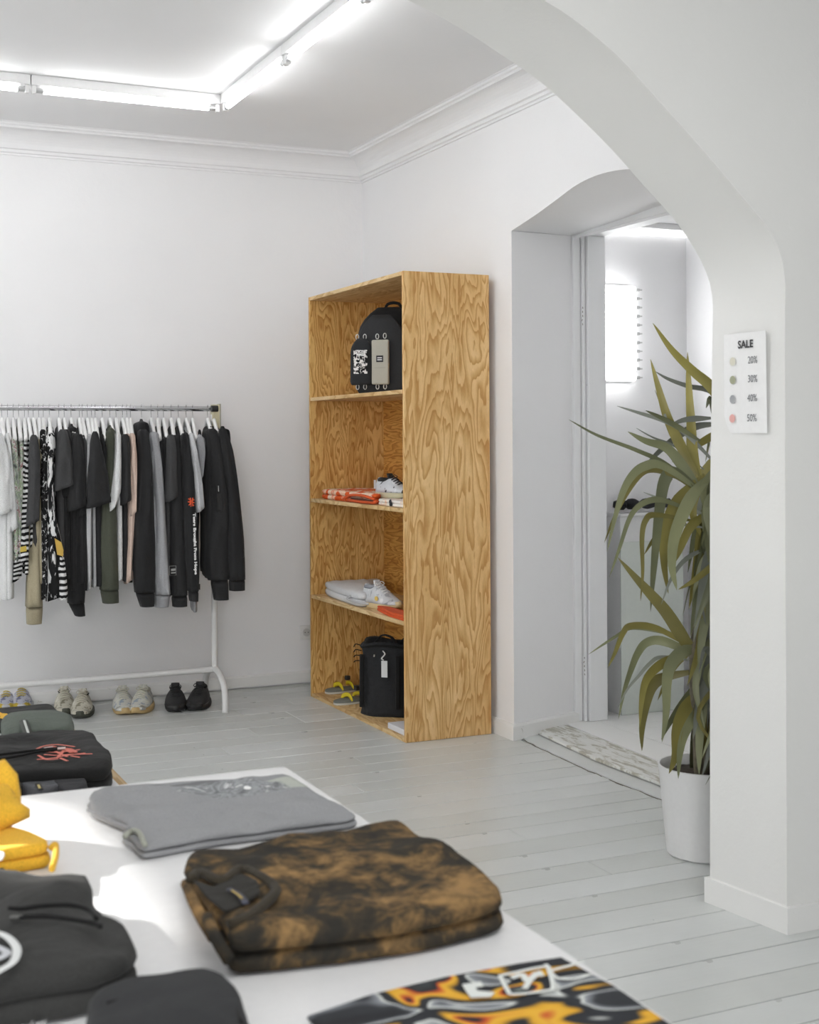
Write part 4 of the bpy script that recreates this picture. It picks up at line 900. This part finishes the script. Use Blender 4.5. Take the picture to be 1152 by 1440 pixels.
# ------------------------------------------------------------------ shoes
def shoe(label, loc, rz, L, pal, group=None, tongue=.02, hgt=1.0):
    """toe towards -Y of its own frame; pal = upper, sole, lace, accent, lining"""
    t = thing('sneaker', label, 'shoe', loc, rz, group); up, sl, lc, ac, ln = [x if not isinstance(x, str) else plain(x, .65, bump=.3, bs=90) for x in pal]
    n = 20
    def wdt(s): return L * .5 * (.30 + .12 * math.sin(PI * min(1, s * 1.05)) + .06 * math.sin(PI * (s ** 1.6))) * (1 - max(0, (s - .86) / .14) ** 2 * .45) * (1 - max(0, (.10 - s) / .10) ** 2 * .3)
    def ringo(s, z, k=1.0):
        return None
    # sole: outline extruded with toe spring
    outl_ = []
    M_ = 28
    for i in range(M_):
        a = 2 * PI * i / M_; s = .5 - .5 * math.cos(a); side = 1 if math.sin(a) >= 0 else -1
        outl_.append((wdt(s) * abs(math.sin(a)) ** .42 * side * .98 + .006 * math.sin(PI * s), L * (.5 - s)))
    rs = []
    for z, k in ((.0, .93), (.004, .98), (.016, 1.03), (.028, 1.0), (.031, .94)):
        rs.append([(x * k * .88, y * k, z * (1.15 if y > 0 else 1) + (.012 * max(0, (-y / L - .25) / .25) ** 2)) for x, y in outl_])
    MB().rings(rs).build('sole', sl, t, smooth=True, auto=50)
    # upper
    prof_ = [(.03, .62, .088), (.08, .8, .094), (.18, .92, .088), (.30, .95, .082), (.42, .95, .092), (.52, .96, .084), (.64, .97, .066), (.76, .96, .052), (.88, .86, .043), (.95, .66, .036), (.985, .35, .030)]
    rs = []
    for s, k, h in resample(prof_, 3):
        wv = wdt(s) * k * .86; h *= hgt * 1.12; ring = []
        for j in range(18):
            q = PI * j / 17; cx2, sx2 = math.cos(q), math.sin(q)
            pin = 1 - .34 * max(0, sx2) ** 1.3 * (1 if s < .6 else .6)
            ring.append((wv * math.copysign(abs(cx2) ** .7, cx2) * pin, L * (.5 - s), .026 + (h - .026) * abs(sx2) ** .75))
        rs.append(ring)
    MB().rings(rs).build('upper', up, t, smooth=True)
    # collar opening + lining
    lump(MB(), (0, L * .30, .088 * hgt + .003), (L * .10, L * .16, .014), 2, 14, 8).build('lining', ln, t, smooth=True)
    MB().tube(cr_spline([(0, L * .11, .090 * hgt), (0, L * .13, .112 * hgt), (0, L * .15, .125 * hgt)], 3), [L * .075] * 7, 8, flat=.22, up=(0, 1, 0)).build('tongue', ac, t, smooth=True)
    for k in range(5):
        y = L * (.06 - .055 * k); z = (.107 - .0088 * k) * hgt
        MB().tube(cr_spline([(-L * .085, y, z - .006), (0, y - .004, z + .004), (L * .085, y + .004 * (-1) ** k, z - .006)], 3), .0032, 6).build('lace', lc, t, smooth=True)
    for e in (-1, 1): MB().tube(cr_spline([(0, L * .08, .098 * hgt), (e * .018, L * .10, .118 * hgt), (e * .03, L * .06, .108 * hgt), (e * .01, L * .05, .1 * hgt)], 3), .0022, 6).build('lace_loop', lc, t, smooth=True)
    # toe cap and side panels
    rs = []
    for s, k, h in ((.86, 1.03, .046), (.93, .88, .041), (.98, .50, .034), (.998, .2, .028)):
        wv = wdt(s) * k * .88; rs.append([(wv * math.copysign(abs(math.cos(q)) ** .7, math.cos(q)), L * (.5 - s) - .002, .024 + (h - .024) * abs(math.sin(q)) ** .75 + .001) for q in [PI * j / 13 for j in range(14)]])
    MB().rings(rs).build('toe_cap', ac, t, smooth=True)
    return t
a0 = pZ(265, 1003)
for (x, y, rz, lb, nm) in ((248, 1002, .03, 'left shoe of the all-black sneaker pair under the rack', 0), (281, 1000, -.20, 'right shoe of the all-black sneaker pair by the rack foot', 0)):
    p = pZ(x, y + 1); shoe(lb, (p.x + .03, p.y + .13, 0), -.28 + rz, .29, ('2E2E2F', '262627', '1E1E1F', '353536', '161616'), 'shoes under the rack')
def speck(name, a1, a2, a3, sc=40):
    if name in MATS: return MATS[name]
    a = N(name, .7, .3); v = a.coord(); a.col(a.ramp(a.noise(v, sc, 2, .5, .5), [(.36, a2), (.42, a1), (.60, a1), (.66, a3)])); a.bump(a.noise(v, 70, 2), .3, .004); MATS[name] = a.m; return a.m
CRM = speck('cream_mesh', 'C9C5B6', '8F8A78', 'DAD7CC'); CRW = speck('white_mesh', 'CFCFC8', '9CA7B4', 'DEDDD2'); CRP = speck('lilac_mesh', 'B9BAC6', '77788F', 'D0D1D8')
for (x, y, rz, lb) in ((173, 1005, .10, 'left shoe of the cream pair with gum soles, middle of the row'), (199, 1004, -.22, 'right shoe of the cream pair with gum soles, middle of the row')):
    p = pZ(x, y + 2); shoe(lb, (p.x + .03, p.y + .13, 0), -.24 + rz, .29, (CRW, 'C9AE7C', 'D3D0C0', CRW, 'B9B6A8'), 'shoes under the rack')
for (x, y, rz, lb) in ((89, 1006, .05, 'left shoe of the beige pair with dark collars behind the low table'), (114, 1010, -.10, 'right shoe of the beige pair with dark collars and toe')):
    p = pZ(x, y + 2); shoe(lb, (p.x + .03, p.y + .13, 0), -.18 + rz, .28, (CRM, '4A4C42', 'CFCABA', CRM, '1F2320'), 'shoes under the rack')
for (x, y, lb) in ((5, 1003, 'left shoe of the pale lilac pair with yellow tongues'), (27, 1002, 'right shoe of the pale lilac pair with yellow tongues')):
    p = pZ(x, y); shoe(lb, (p.x + .03, p.y + .13, 0), -.15, .28, (CRP, 'C5C5C8', 'C6B24E', 'C8AE3C', '8E8F9C'), 'shoes under the rack')

# ------------------------------------------------------------------ goods on the shelves
def atX(px, X): d = ray(px, 600); return d.y * X / d.x
# backpack
bz_ = SHZ[0]
bp = thing('backpack', 'black backpack with two clipped front pouches on the top shelf', 'backpack', (2.765, 6.29, bz_ + .001), -.72)
M_BP = cloth('28292B', .35); M_BP2 = cloth('38393B', .25)
def bagshell(w_, d_, h_, taper=.9, round_=.16, n=28, k=14, bulge=1.0, seed=0):
    rs = []
    for i in range(k + 1):
        s = i / k; z = h_ * s
        top = max(0, (s - (1 - round_ * 2)) / (round_ * 2)); sc_ = (1 - top ** 2.4 * .62) * (1 - max(0, .06 - s) * 2.0)
        dc = (1 - top ** 2 * .8) * (1 - max(0, .06 - s) * 2.0) * (1 - .25 * s)
        ring = []
        for j in range(n):
            q = 2 * PI * j / n; c_, s_ = math.cos(q), math.sin(q)
            ex = math.copysign(abs(c_) ** .62, c_); ey = math.copysign(abs(s_) ** .62, s_)
            f = 1 + .03 * noise.noise(Vector((c_ * 2, s_ * 2, z * 9 + seed)))
            ring.append((ex * w_ / 2 * sc_ * f * (taper + (1 - taper) * (1 - s)), ey * d_ / 2 * dc * f, z))
        rs.append(ring)
    return MB().rings(rs)
bagshell(.33, .20, .445, .93, .17).build('main_body', M_BP, bp, smooth=True)
m = bagshell(.27, .05, .40, .93, .2).build('front_panel', M_BP2, bp, smooth=True); m.location = (-.012, -.088, .0)
MB().tube(cr_spline([(-.05, -.065, .375), (0, -.07, .39), (.05, -.065, .375)], 4), .006, 6).build('grab_seam', M_CORD, bp, smooth=True)
MB().tube(cr_spline([(-.05, .08, .42), (-.03, .08, .47), (.03, .08, .47), (.05, .08, .42)], 4), .008, 8).build('handle', M_BP, bp, smooth=True)
m = bagshell(.12, .055, .235, .95, .16, seed=3).build('black_pouch', cloth('303133', .2), bp, smooth=True); m.location = (-.105, -.125, .045)
m2 = mesh('print', [(-.035, 0, 0), (.038, 0, 0), (.038, 0, .118), (-.035, 0, .118), (-.035, .001, 0), (.038, .001, 0), (.038, .001, .118), (-.035, .001, .118)], [(0, 1, 2, 3), (4, 7, 6, 5), (0, 4, 5, 1), (1, 5, 6, 2), (2, 6, 7, 3), (3, 7, 4, 0)])
pr = ob('pouch_print', m2, splash_mat('pouch_print', [(.46, '1E1E20'), (.50, '2A2A2A'), (.52, 'E1DEDC')], 60, (1, 1, 1), 1), m, (.002, -.031, .055))
for txt, z in (('STONE', .166), ('AMER', .150)):
    o = place_mesh('pouch_lettering', text_mesh(txt, .021, .0004, .0006, .9), plain('ECECEC', .7), m, basis((1, 0, 0), (0, 0, 1), (.008, -.0335, z)))
m = MB().box((-.045, -.012, 0), (.045, .012, .225)).build('grey_pouch', cloth('B5B3A7', .25), bp, bevel=.008, seg=3); m.location = (-.002, -.135, .045)
MB().box((-.018, -.0145, .112), (.018, -.012, .145)).build('label', plain('2B2C30', .7), m)
MB().box((-.012, -.0155, .131), (.012, -.0145, .136)).box((-.012, -.0155, .121), (.012, -.0145, .126)).build('label_print', plain('D9D9D9', .7), m)
MB().box((-.03, -.0128, .083), (.03, -.012, .0845)).build('seam', plain('8F8D84', .7), m)
for x in (-.128, -.088, -.022, .018):
    for z in (.29, .035):
        if z > .1 and x < 0: z = .288
        MB().tube([(x + .008 * math.cos(q), -.125, z + .013 * math.sin(q)) for q in [2 * PI * k / 12 for k in range(13)]], .0022, 6).build('clip_ring', plain('D9D9D6', .35, .3), bp)
MB().tube(cr_spline([(.12, -.05, .02), (.15, -.09, .02), (.19, -.08, .015), (.17, -.03, .02)], 4), .012, 6, flat=.3).build('strap_end', M_BP, bp, smooth=True)

# second shelf: tie dye tee, sneaker, second tee
def dye2(name, stops, sc):
    return splash_mat(name, stops, sc, (1, 1, 1), 1.0)
OR = dye2('orange_tie_dye', [(.40, 'EBDCCB'), (.50, 'F0C9AE'), (.56, 'DE5B27'), (.7, 'E4672F')], 7)
OR2 = dye2('pale_orange_dye', [(.45, 'EFE9E2'), (.58, 'F1C7A6'), (.66, 'E97F4C')], 8)
def sh_soft(name, label, q, z, t, mat, cat, seed, **k):
    pts = [(X_, max(atX(px, X_), SY0 + T + .012)) for px, X_ in q]; pts = [(min(x, SX1 - .03), min(y, SY1 - T - .012)) for x, y in pts]; c = (sum(p[0] for p in pts) / len(pts), sum(p[1] for p in pts) / len(pts))
    th_ = thing(name, label, cat, (0, 0, 0)); soft('folded_body', pts, c, t, mat, th_, z + .0005, seed=seed, **k); return th_
a1 = sh_soft('folded_tshirt', 'folded white and orange tie-dyed t-shirt on the second shelf down', [(452, 2.60), (470, 2.575), (505, 2.57), (530, 2.60), (545, 2.75), (540, 2.90), (500, 2.94), (470, 2.94), (455, 2.78)], SHZ[1], .052, OR, 't-shirt', 7, layers=2, wr=.006, wscale=14)
MB().tube(cr_spline([(2.568, atX(484, 2.568), SHZ[1] + .018), (2.564, atX(492, 2.564), SHZ[1] + .036), (2.568, atX(510, 2.568), SHZ[1] + .040), (2.572, atX(526, 2.572), SHZ[1] + .026)], 5), .010, 8, flat=.7).build('sleeve_roll', plain('DB5C2B', .85), a1, smooth=True)
MB().tube(cr_spline([(2.562, atX(490, 2.562), SHZ[1] + .012), (2.560, atX(508, 2.56), SHZ[1] + .010), (2.568, atX(528, 2.568), SHZ[1] + .013)], 5), .010, 8, flat=.8).build('sleeve_roll', plain('D65A2B', .85), a1, smooth=True)
MB().tube(cr_spline([(2.558, atX(493, 2.558), SHZ[1] + .022), (2.556, atX(505, 2.556), SHZ[1] + .022), (2.56, atX(524, 2.56), SHZ[1] + .020)], 4), .0045, 6).build('painted_fold_shadow', plain('5A2F1E', .9), a1, smooth=True)  # dark brown strip stands in for the shade between the sleeve rolls
a2 = sh_soft('folded_tshirt', 'folded white t-shirt with black hem mark under the patterned sneaker', [(532, 2.585), (550, 2.57), (575, 2.57), (590, 2.58), (592, 2.80), (560, 2.84), (540, 2.70)], SHZ[1], .030, OR2, 't-shirt', 9, layers=2, wr=.003)
MB().tube(cr_spline([(2.566, atX(549.5, 2.566), SHZ[1] + .006), (2.562, atX(549, 2.562), SHZ[1] + .016), (2.572, atX(548, 2.572), SHZ[1] + .029)], 3), .008, 6, flat=.5).build('hem_mark', plain('2A2D33', .8), a2)
MUL = speck('white_black_yellow', 'CACDD2', '25272B', 'D9DBDE', 26)
s1 = shoe('white, black and yellow sneaker standing on folded clothes on a shelf', (2.70, atX(541, 2.70) - .125, SHZ[1] + .031), .30, .27, (MUL, 'C9C6A8', '25272B', '2A2C30', '1C1C1E'), hgt=.95)
MB().box((-.007, -.001, -.022), (.007, .001, .022)).build('price_tag', plain('E6E6E6', .6), s1, bevel=.001).location = (-.045, .10, .065)
# third shelf
WHT = cloth('DCDDDF', .55)
a3 = sh_soft('folded_sweater', 'folded white sweatshirt on the third shelf down', [(456, 2.62), (470, 2.58), (500, 2.565), (514, 2.60), (520, 2.74), (530, 2.90), (505, 2.94), (470, 2.90), (458, 2.75)], SHZ[2], .070, WHT, 'sweatshirt', 17, layers=2, wr=.008, wscale=10, dome=.008)
MB().tube(cr_spline([(2.566, atX(492, 2.566), SHZ[2] + .045), (2.560, atX(487, 2.56), SHZ[2] + .030), (2.562, atX(500, 2.562), SHZ[2] + .026), (2.566, atX(516, 2.566), SHZ[2] + .030)], 5), .006, 8).build('sleeve_roll', cloth('C3C3C4'), a3, smooth=True)
s2 = shoe('pale grey running shoe with cream sole on the third shelf down', (2.665, atX(521, 2.665) - .135, SHZ[2] + .001), .25, .29, (speck('pale_grey_mesh', 'CED0D3', 'A8ABB0', 'E2E2E4', 30), 'E3CFA2', 'E4E4E4', 'D5D6D8', '8D9096'), hgt=1.08)
MB().tube([(-.056, -.03, .052), (-.060, -.03, .052)], .012, 10).build('yellow_dot', plain('E5C76A', .6), s2)
a4 = sh_soft('folded_tshirt', 'folded bright orange t-shirt at the front of the third shelf down', [(529, 2.60), (545, 2.56), (566, 2.556), (588, 2.556), (592, 2.66), (560, 2.64), (540, 2.625)], SHZ[2], .026, cloth('DE5A28'), 't-shirt', 19, layers=2, wr=.002)
# bottom: roll bag, sandals, white box with small shoe
bz0 = T
bg_ = thing('tote_backpack', 'tall black roll-top bag with white tag in the bottom compartment', 'bag', (2.735, atX(549, 2.735), bz0 + .001), -.75); bg_.scale = (1, 1, .85)
M_RB = cloth('2E2F31', .9)
rs = []
for i in range(19):
    s = i / 18; z = .425 * s; sc_ = 1 - .06 * s - .05 * math.sin(PI * s); ring = []
    for j in range(32):
        q = 2 * PI * j / 32; c_, s_ = math.cos(q), math.sin(q); ex = math.copysign(abs(c_) ** .75, c_); ey = math.copysign(abs(s_) ** .75, s_)
        f = 1 + .09 * noise.noise(Vector((c_ * 2.2, s_ * 2.2, z * 9))) + (.05 * math.sin(q * 7) if s > .9 else 0)
        ring.append((ex * .155 * sc_ * f, ey * .125 * sc_ * f, z + (.012 * math.sin(3 * q) if s > .85 else 0)))
    rs.append(ring)
L = rs[-1]; rs.append([(x * .86, y * .86, z - .01) for x, y, z in L]); rs.append([(x * .8, y * .8, z - .06) for x, y, z in L])
MB().rings(rs).build('bag_body', M_RB, bg_, smooth=True)
MB().tube([(.148 * math.copysign(abs(math.cos(q)) ** .75, math.cos(q)), .118 * math.copysign(abs(math.sin(q)) ** .75, math.sin(q)), .405 + .01 * math.sin(3 * q)) for q in [2 * PI * k / 32 for k in range(33)]], .009, 8).build('drawcord_channel', M_CORD, bg_, smooth=True)
MB().tube(cr_spline([(-.09, 0, .41), (-.05, .0, .455), (0, 0, .445), (.03, 0, .40)], 5), .014, 8, flat=.4).build('top_flap', M_RB, bg_, smooth=True)
MB().tube(cr_spline([(.04, .02, .40), (.08, .0, .45), (.13, 0, .43), (.155, 0, .36)], 5), .013, 8, flat=.3).build('handle', M_RB, bg_, smooth=True)
for x in (-.115, .075):
    MB().tube(cr_spline([(x, -.125, .05), (x, -.124, .2), (x, -.118, .36)], 4), .013, 6, flat=.2, up=(0, 1, 0)).build('strap', M_CORD, bg_, smooth=True)
MB().tube(cr_spline([(-.005, -.118, .385), (.012, -.135, .37), (-.004, -.138, .345), (.006, -.137, .335)], 4), .0035, 6).build('tag_cord', plain('E4E4E2', .6), bg_, smooth=True)
MB().box((-.006, -.139, .235), (.026, -.137, .332)).build('tag', plain('DADCDC', .6), bg_, bevel=.0008)
MB().tube([(-.05, -.122, .35), (-.047, -.126, .362)], .004, 6).build('eyelet', plain('C9C9C6', .3, .5), bg_)
for k in range(4): MB().tube(cr_spline([(-.14, -.06, .40 - k * .03), (-.165, -.075, .41 - k * .033), (-.17, -.09, .395 - k * .03)], 3), .003, 5).build('loose_cord', M_CORD, bg_)
def sandal(label, loc, rz):
    t = thing('sandal', label, 'sandal', loc, rz, 'sandals in the bottom compartment'); L = .26; O_ = []
    for i in range(28):
        a = 2 * PI * i / 28; s = .5 - .5 * math.cos(a); side = 1 if math.sin(a) >= 0 else -1
        w_ = .036 + .012 * math.sin(PI * s ** 1.3); O_.append((w_ * abs(math.sin(a)) ** .5 * side, L * (.5 - s)))
    MB().rings([[(x * k, y * k, z) for x, y in O_] for z, k in ((0, .97), (.008, 1.0), (.010, .99))]).build('outsole', plain('D8D6CC', .6), t, smooth=True, auto=40)
    MB().rings([[(x * k, y * k, z) for x, y in O_] for z, k in ((.0105, .98), (.020, .98), (.023, .94))]).build('footbed', plain('777972', .8), t, auto=40)
    for y, w_ in ((-.05, .012), (.02, .010)): MB().tube(cr_spline([(-.045, y, .016), (-.035, y, .035), (0, y + .005, .045), (.035, y, .035), (.045, y, .016)], 4), w_, 6, flat=.25, up=(0, 1, 0)).build('strap', plain('E2CC28', .6), t, smooth=True)
    MB().tube(cr_spline([(-.04, .085, .02), (-.035, .10, .045), (0, .115, .055), (.035, .10, .045), (.04, .085, .02)], 4), .009, 6, flat=.3).build('heel_strap', plain('D9642E', .6), t, smooth=True)
    MB().box((-.006, -.004, .062), (.018, .022, .085)).build('buckle', plain('2A2A28', .6), t, bevel=.004)
    return t
sandal('yellow-strapped grey sandal partly behind the black roll-top bag, nearer one', (2.665, atX(497, 2.665), bz0 + .001), -1.35)
sandal('yellow-strapped grey sandal behind its twin, nearest to the far end panel', (2.735, atX(484, 2.735) , bz0 + .001), -1.35)
t = thing('white_box', 'flat white box lid at the front corner of the bottom compartment', 'box', (2.645, 5.80, bz0 + .001), 0)
MB().box((-.08, -.135, 0), (.10, .075, .028)).build('lid', plain('E6E6EA', .5), t, bevel=.003)
tag(lump(MB(), (2.68, 5.715, bz0 + .029 + .028), (.04, .05, .03), 7, 14, 8).build('shoe_toe', speck('lilac_white', 'DADBE4', '26262C', 'E8E8EE', 12), smooth=True), 'pale lilac shoe toe on the flat white box behind the bookcase side', 'shoe')

# ------------------------------------------------------------------ plant
PD = 4.44
pc = Vector((2.785, 3.70, 0))
t = thing('potted_plant', 'tall leafy dracaena in a white pot behind the pillar', 'plant', pc)
s_ = MB().lathe([(0, 0), (.125, 0), (.132, .006), (.158, .296), (.160, .300), (.153, .300), (.150, .296), (.146, .262), (0, .262)], n=48).build('pot', plain('E4E4E4', .35), t, auto=40)
m = MB().lathe([(0, .272), (.06, .27), (.147, .263), (.147, .255)], n=32)
for v in m.v: v.z += .008 * noise.noise(v * 40)
m.build('soil', plain('3C342C', .95, bump=.6, bs=40), t, smooth=True)
M_STEM = splash_mat('stem_bark', [(.4, '5A564B'), (.6, '77705F')], 20, (3, 3, 1), 0)
rp = random.Random(5)
def rel(p): return Vector(p) - pc
stems = [[(0.0, 0, .26), (.01, .01, .5), (-.005, 0, .75), (.0, 0, 1.0)], [(-.05, -.03, .26), (-.055, -.03, .4), (-.06, -.02, .62), (-.045, -.02, .80)], [(.06, .03, .26), (.07, .02, .6), (.04, .03, .95), (.05, .02, 1.28)]]
for s in stems: MB().tube(cr_spline([Vector(p) for p in s], 5), .017, 8).build('stem', M_STEM, t, smooth=True)
def leaf_mat(name, c1, c2):
    a = N(name, .38, .5); v = a.coord((1, 1, 1)); f = a.noise(v, 7, 2); oi = a.n('ObjectInfo')
    c = a.ramp(a.math('ADD', a.math('MULTIPLY', f, .6), a.math('MULTIPLY', oi.outputs['Random'], .4)), [(.3, c1), (.7, c2)])
    a.col(c); a.bump(a.noise(a.coord((60, 60, 3)), 3, 2), .15, .002)
    a.b.inputs['Transmission Weight'].default_value = 0; return a.m
ML = [leaf_mat('leaf_green', '62664C', '858864'), leaf_mat('leaf_olive', '6E6838', '968D4A'), leaf_mat('leaf_grey', '6C7067', '8E9288')]
def leaf(pts, w_, mi, fold=.2, twist=0.0):
    """w_ = full blade width in metres; pts from base to tip (world)"""
    P_ = cr_spline(pts, 5); n = len(P_); vs = []; fs = []
    for i, p in enumerate(P_):
        tg = (P_[min(i + 1, n - 1)] - P_[max(i - 1, 0)]).normalized(); vw = (p - CAM0).normalized()
        sd_ = tg.cross(vw).normalized(); nr = sd_.cross(tg).normalized(); a = twist + .5 * math.sin(i / n * 2.2)
        sd2 = sd_ * math.cos(a) + nr * math.sin(a); nr2 = nr * math.cos(a) - sd_ * math.sin(a)
        s = i / (n - 1); wv = w_ / 2 * min(1, .35 + 2.4 * s) * (1 - s ** 2.6) ** .8 + .0004
        q = rel(p)
        for e, k in ((-1, 0), (-.5, .6), (0, 1), (.5, .6), (1, 0)):
            vs.append(q + sd2 * (e * wv) + nr2 * (k * fold * wv))
    for i in range(n - 1):
        for j in range(4): fs.append((i * 5 + j, i * 5 + j + 1, i * 5 + j + 6, i * 5 + j + 5))
    me = mesh('leaf', vs, fs, True); return ob('leaf', me, ML[mi], t)
def L2(px, w_, mi, d0=0.0, d1=None, tw=0.0):
    """px from tip to base in picture pixels, w in px; depth runs d1 at the tip to d0 at the base"""
    if d1 is None: d1 = rp.uniform(-.22, .12)
    n = len(px); q = [pD(a, b, 4.50 + d0 + (d1 - d0) * (1 - i / (n - 1))) for i, (a, b) in enumerate(px)][::-1]
    q = [Vector((min(p.x, 2.995), max(p.y, 3.37), p.z)) for p in q]
    leaf(q, w_ * 4.5 / FPX * 1.15, mi, .12, tw)
L2([(918, 454), (945, 492), (975, 522), (1003, 548), (1030, 600)], 14, 1)
L2([(967, 495), (969, 545), (972, 595), (975, 640), (990, 700)], 14, 1)
L2([(915, 505), (927, 548), (940, 590), (958, 628), (992, 690)], 14, 1)
L2([(921, 522), (940, 533), (968, 543), (1003, 552), (1040, 590)], 7, 2)
L2([(868, 571), (900, 581), (935, 592), (962, 607), (1005, 650)], 7, 2)
L2([(921, 548), (932, 575), (940, 597)], 3, 2)
L2([(908, 577), (925, 585), (948, 597), (985, 620)], 7, 0)
L2([(800, 590), (840, 612), (895, 633), (940, 655), (990, 700)], 6, 0)
L2([(905, 661), (922, 640), (950, 616), (978, 600), (1012, 596)], 10, 2)
L2([(883, 607), (908, 620), (938, 630), (962, 658), (992, 700)], 14, 0)
L2([(895, 602), (918, 615), (950, 628), (990, 660)], 3, 2)
L2([(854, 775), (865, 728), (876, 692), (889, 669), (906, 656), (932, 655), (985, 690)], 12, 0)
L2([(850, 763), (863, 730), (880, 696), (901, 667), (920, 660), (948, 668), (980, 690)], 9, 1)
L2([(857, 812), (871, 772), (886, 728), (904, 708), (930, 703), (972, 718)], 8, 0)
L2([(915, 860), (920, 795), (927, 722), (935, 676), (950, 665), (982, 690)], 17, 0)
L2([(940, 835), (934, 790), (936, 745), (955, 702), (992, 668)], 16, 1)
L2([(952, 830), (945, 795), (950, 750), (972, 700), (1000, 668)], 17, 0)
L2([(901, 845), (904, 805), (903, 756), (908, 732), (922, 724), (972, 732)], 8, 1)
L2([(869, 784), (894, 812), (914, 834), (938, 862), (966, 905), (1000, 950)], 17, 1)
L2([(906, 780), (920, 758), (937, 742), (965, 735)], 8, 1)
L2([(828, 920), (849, 906), (871, 892), (888, 883), (921, 886), (950, 895), (985, 925)], 6, 0)
L2([(855, 939), (865, 918), (876, 891), (888, 880), (925, 884), (975, 912)], 9, 1)
L2([(870, 1011), (878, 972), (888, 941), (897, 919), (909, 904), (930, 901), (964, 915), (990, 935)], 12, 0)
L2([(869, 996), (882, 970), (898, 951), (913, 934), (930, 924), (968, 928)], 5, 2)
L2([(903, 1056), (903, 1025), (908, 993), (917, 966), (933, 953), (972, 945)], 15, 1)
L2([(900, 1023), (902, 990), (907, 961), (918, 944), (938, 929), (968, 915)], 12, 1)
L2([(931, 1044), (937, 1002), (938, 957), (945, 932), (964, 915), (990, 915)], 17, 0)
L2([(930, 1040), (943, 1015), (960, 990), (982, 965), (1005, 950)], 12, 0)
L2([(941, 1088), (950, 1062), (953, 1025), (966, 994), (992, 965)], 17, 1)
L2([(954, 1095), (956, 1062), (963, 1032), (980, 1004), (1002, 985)], 13, 0)
L2([(972, 1097), (974, 1064), (978, 1028), (990, 990)], 10, 0)
L2([(945, 650), (973, 631), (1003, 613), (1030, 605)], 11, 1)
L2([(954, 829), (975, 817), (1003, 795), (1030, 770)], 9, 1)
L2([(925, 985), (937, 958), (955, 930), (985, 905)], 8, 1)
L2([(942, 800), (955, 775), (972, 740), (1000, 720)], 12, 1)
L2([(940, 742), (960, 738), (990, 742)], 4, 2)
L2([(930, 850), (945, 812), (965, 786), (995, 770)], 6, 2)
L2([(905, 692), (930, 702), (975, 718), (1000, 728)], 5, 2)
L2([(942, 598), (965, 590), (1000, 588)], 8, 2)
# fan leaves crowding the crowns (mostly beside and behind the pillar)
crowns = [(1012, 690, 0), (1020, 640, .1), (1008, 800, .05), (1015, 930, -.05), (1030, 900, .1), (1035, 760, .15)]
for k in range(46):
    x0 = rp.uniform(984, 1012); y0 = rp.uniform(640, 980); Lp = rp.uniform(90, 170)
    L2([(x0 + rp.uniform(-22, 6), min(1105, y0 + Lp)), (x0 + rp.uniform(-14, 6), y0 + Lp * .6), (x0, y0 + Lp * .2), (x0 + 18, y0 - 12)], rp.uniform(9, 15), rp.choice((0, 0, 2, 1)), 0, rp.uniform(-.1, .2), rp.uniform(-.9, .9))
for k in range(60):
    cx_, cy_, dd = rp.choice(crowns); a = rp.uniform(-2.6, .9) if rp.random() < .45 else rp.uniform(1.2, 1.95)
    Lp = rp.uniform(90, 190)
    if a > 1.0:
        q = [(cx_ + rp.uniform(-38, 30), cy_ + Lp * 1.15), (cx_ + rp.uniform(-34, 20), cy_ + Lp * .6), (cx_ + rp.uniform(-26, 10), cy_ + Lp * .15), (cx_ + 4, cy_ - 10)]
    else:
        dx, dyy = math.sin(a * .6) * Lp * .9, -math.cos(a) * Lp * .8
        if dx < -45: dx = -45 + rp.uniform(-10, 30)
        q = [(cx_ + dx, cy_ + dyy + 40), (cx_ + dx * .75, cy_ + dyy * .75), (cx_ + dx * .4, cy_ + dyy * .4), (cx_, cy_)]
    L2(q, rp.uniform(9, 17), rp.choice((0, 0, 1, 2)), dd, dd + rp.uniform(-.2, .3), rp.uniform(-.8, .8))
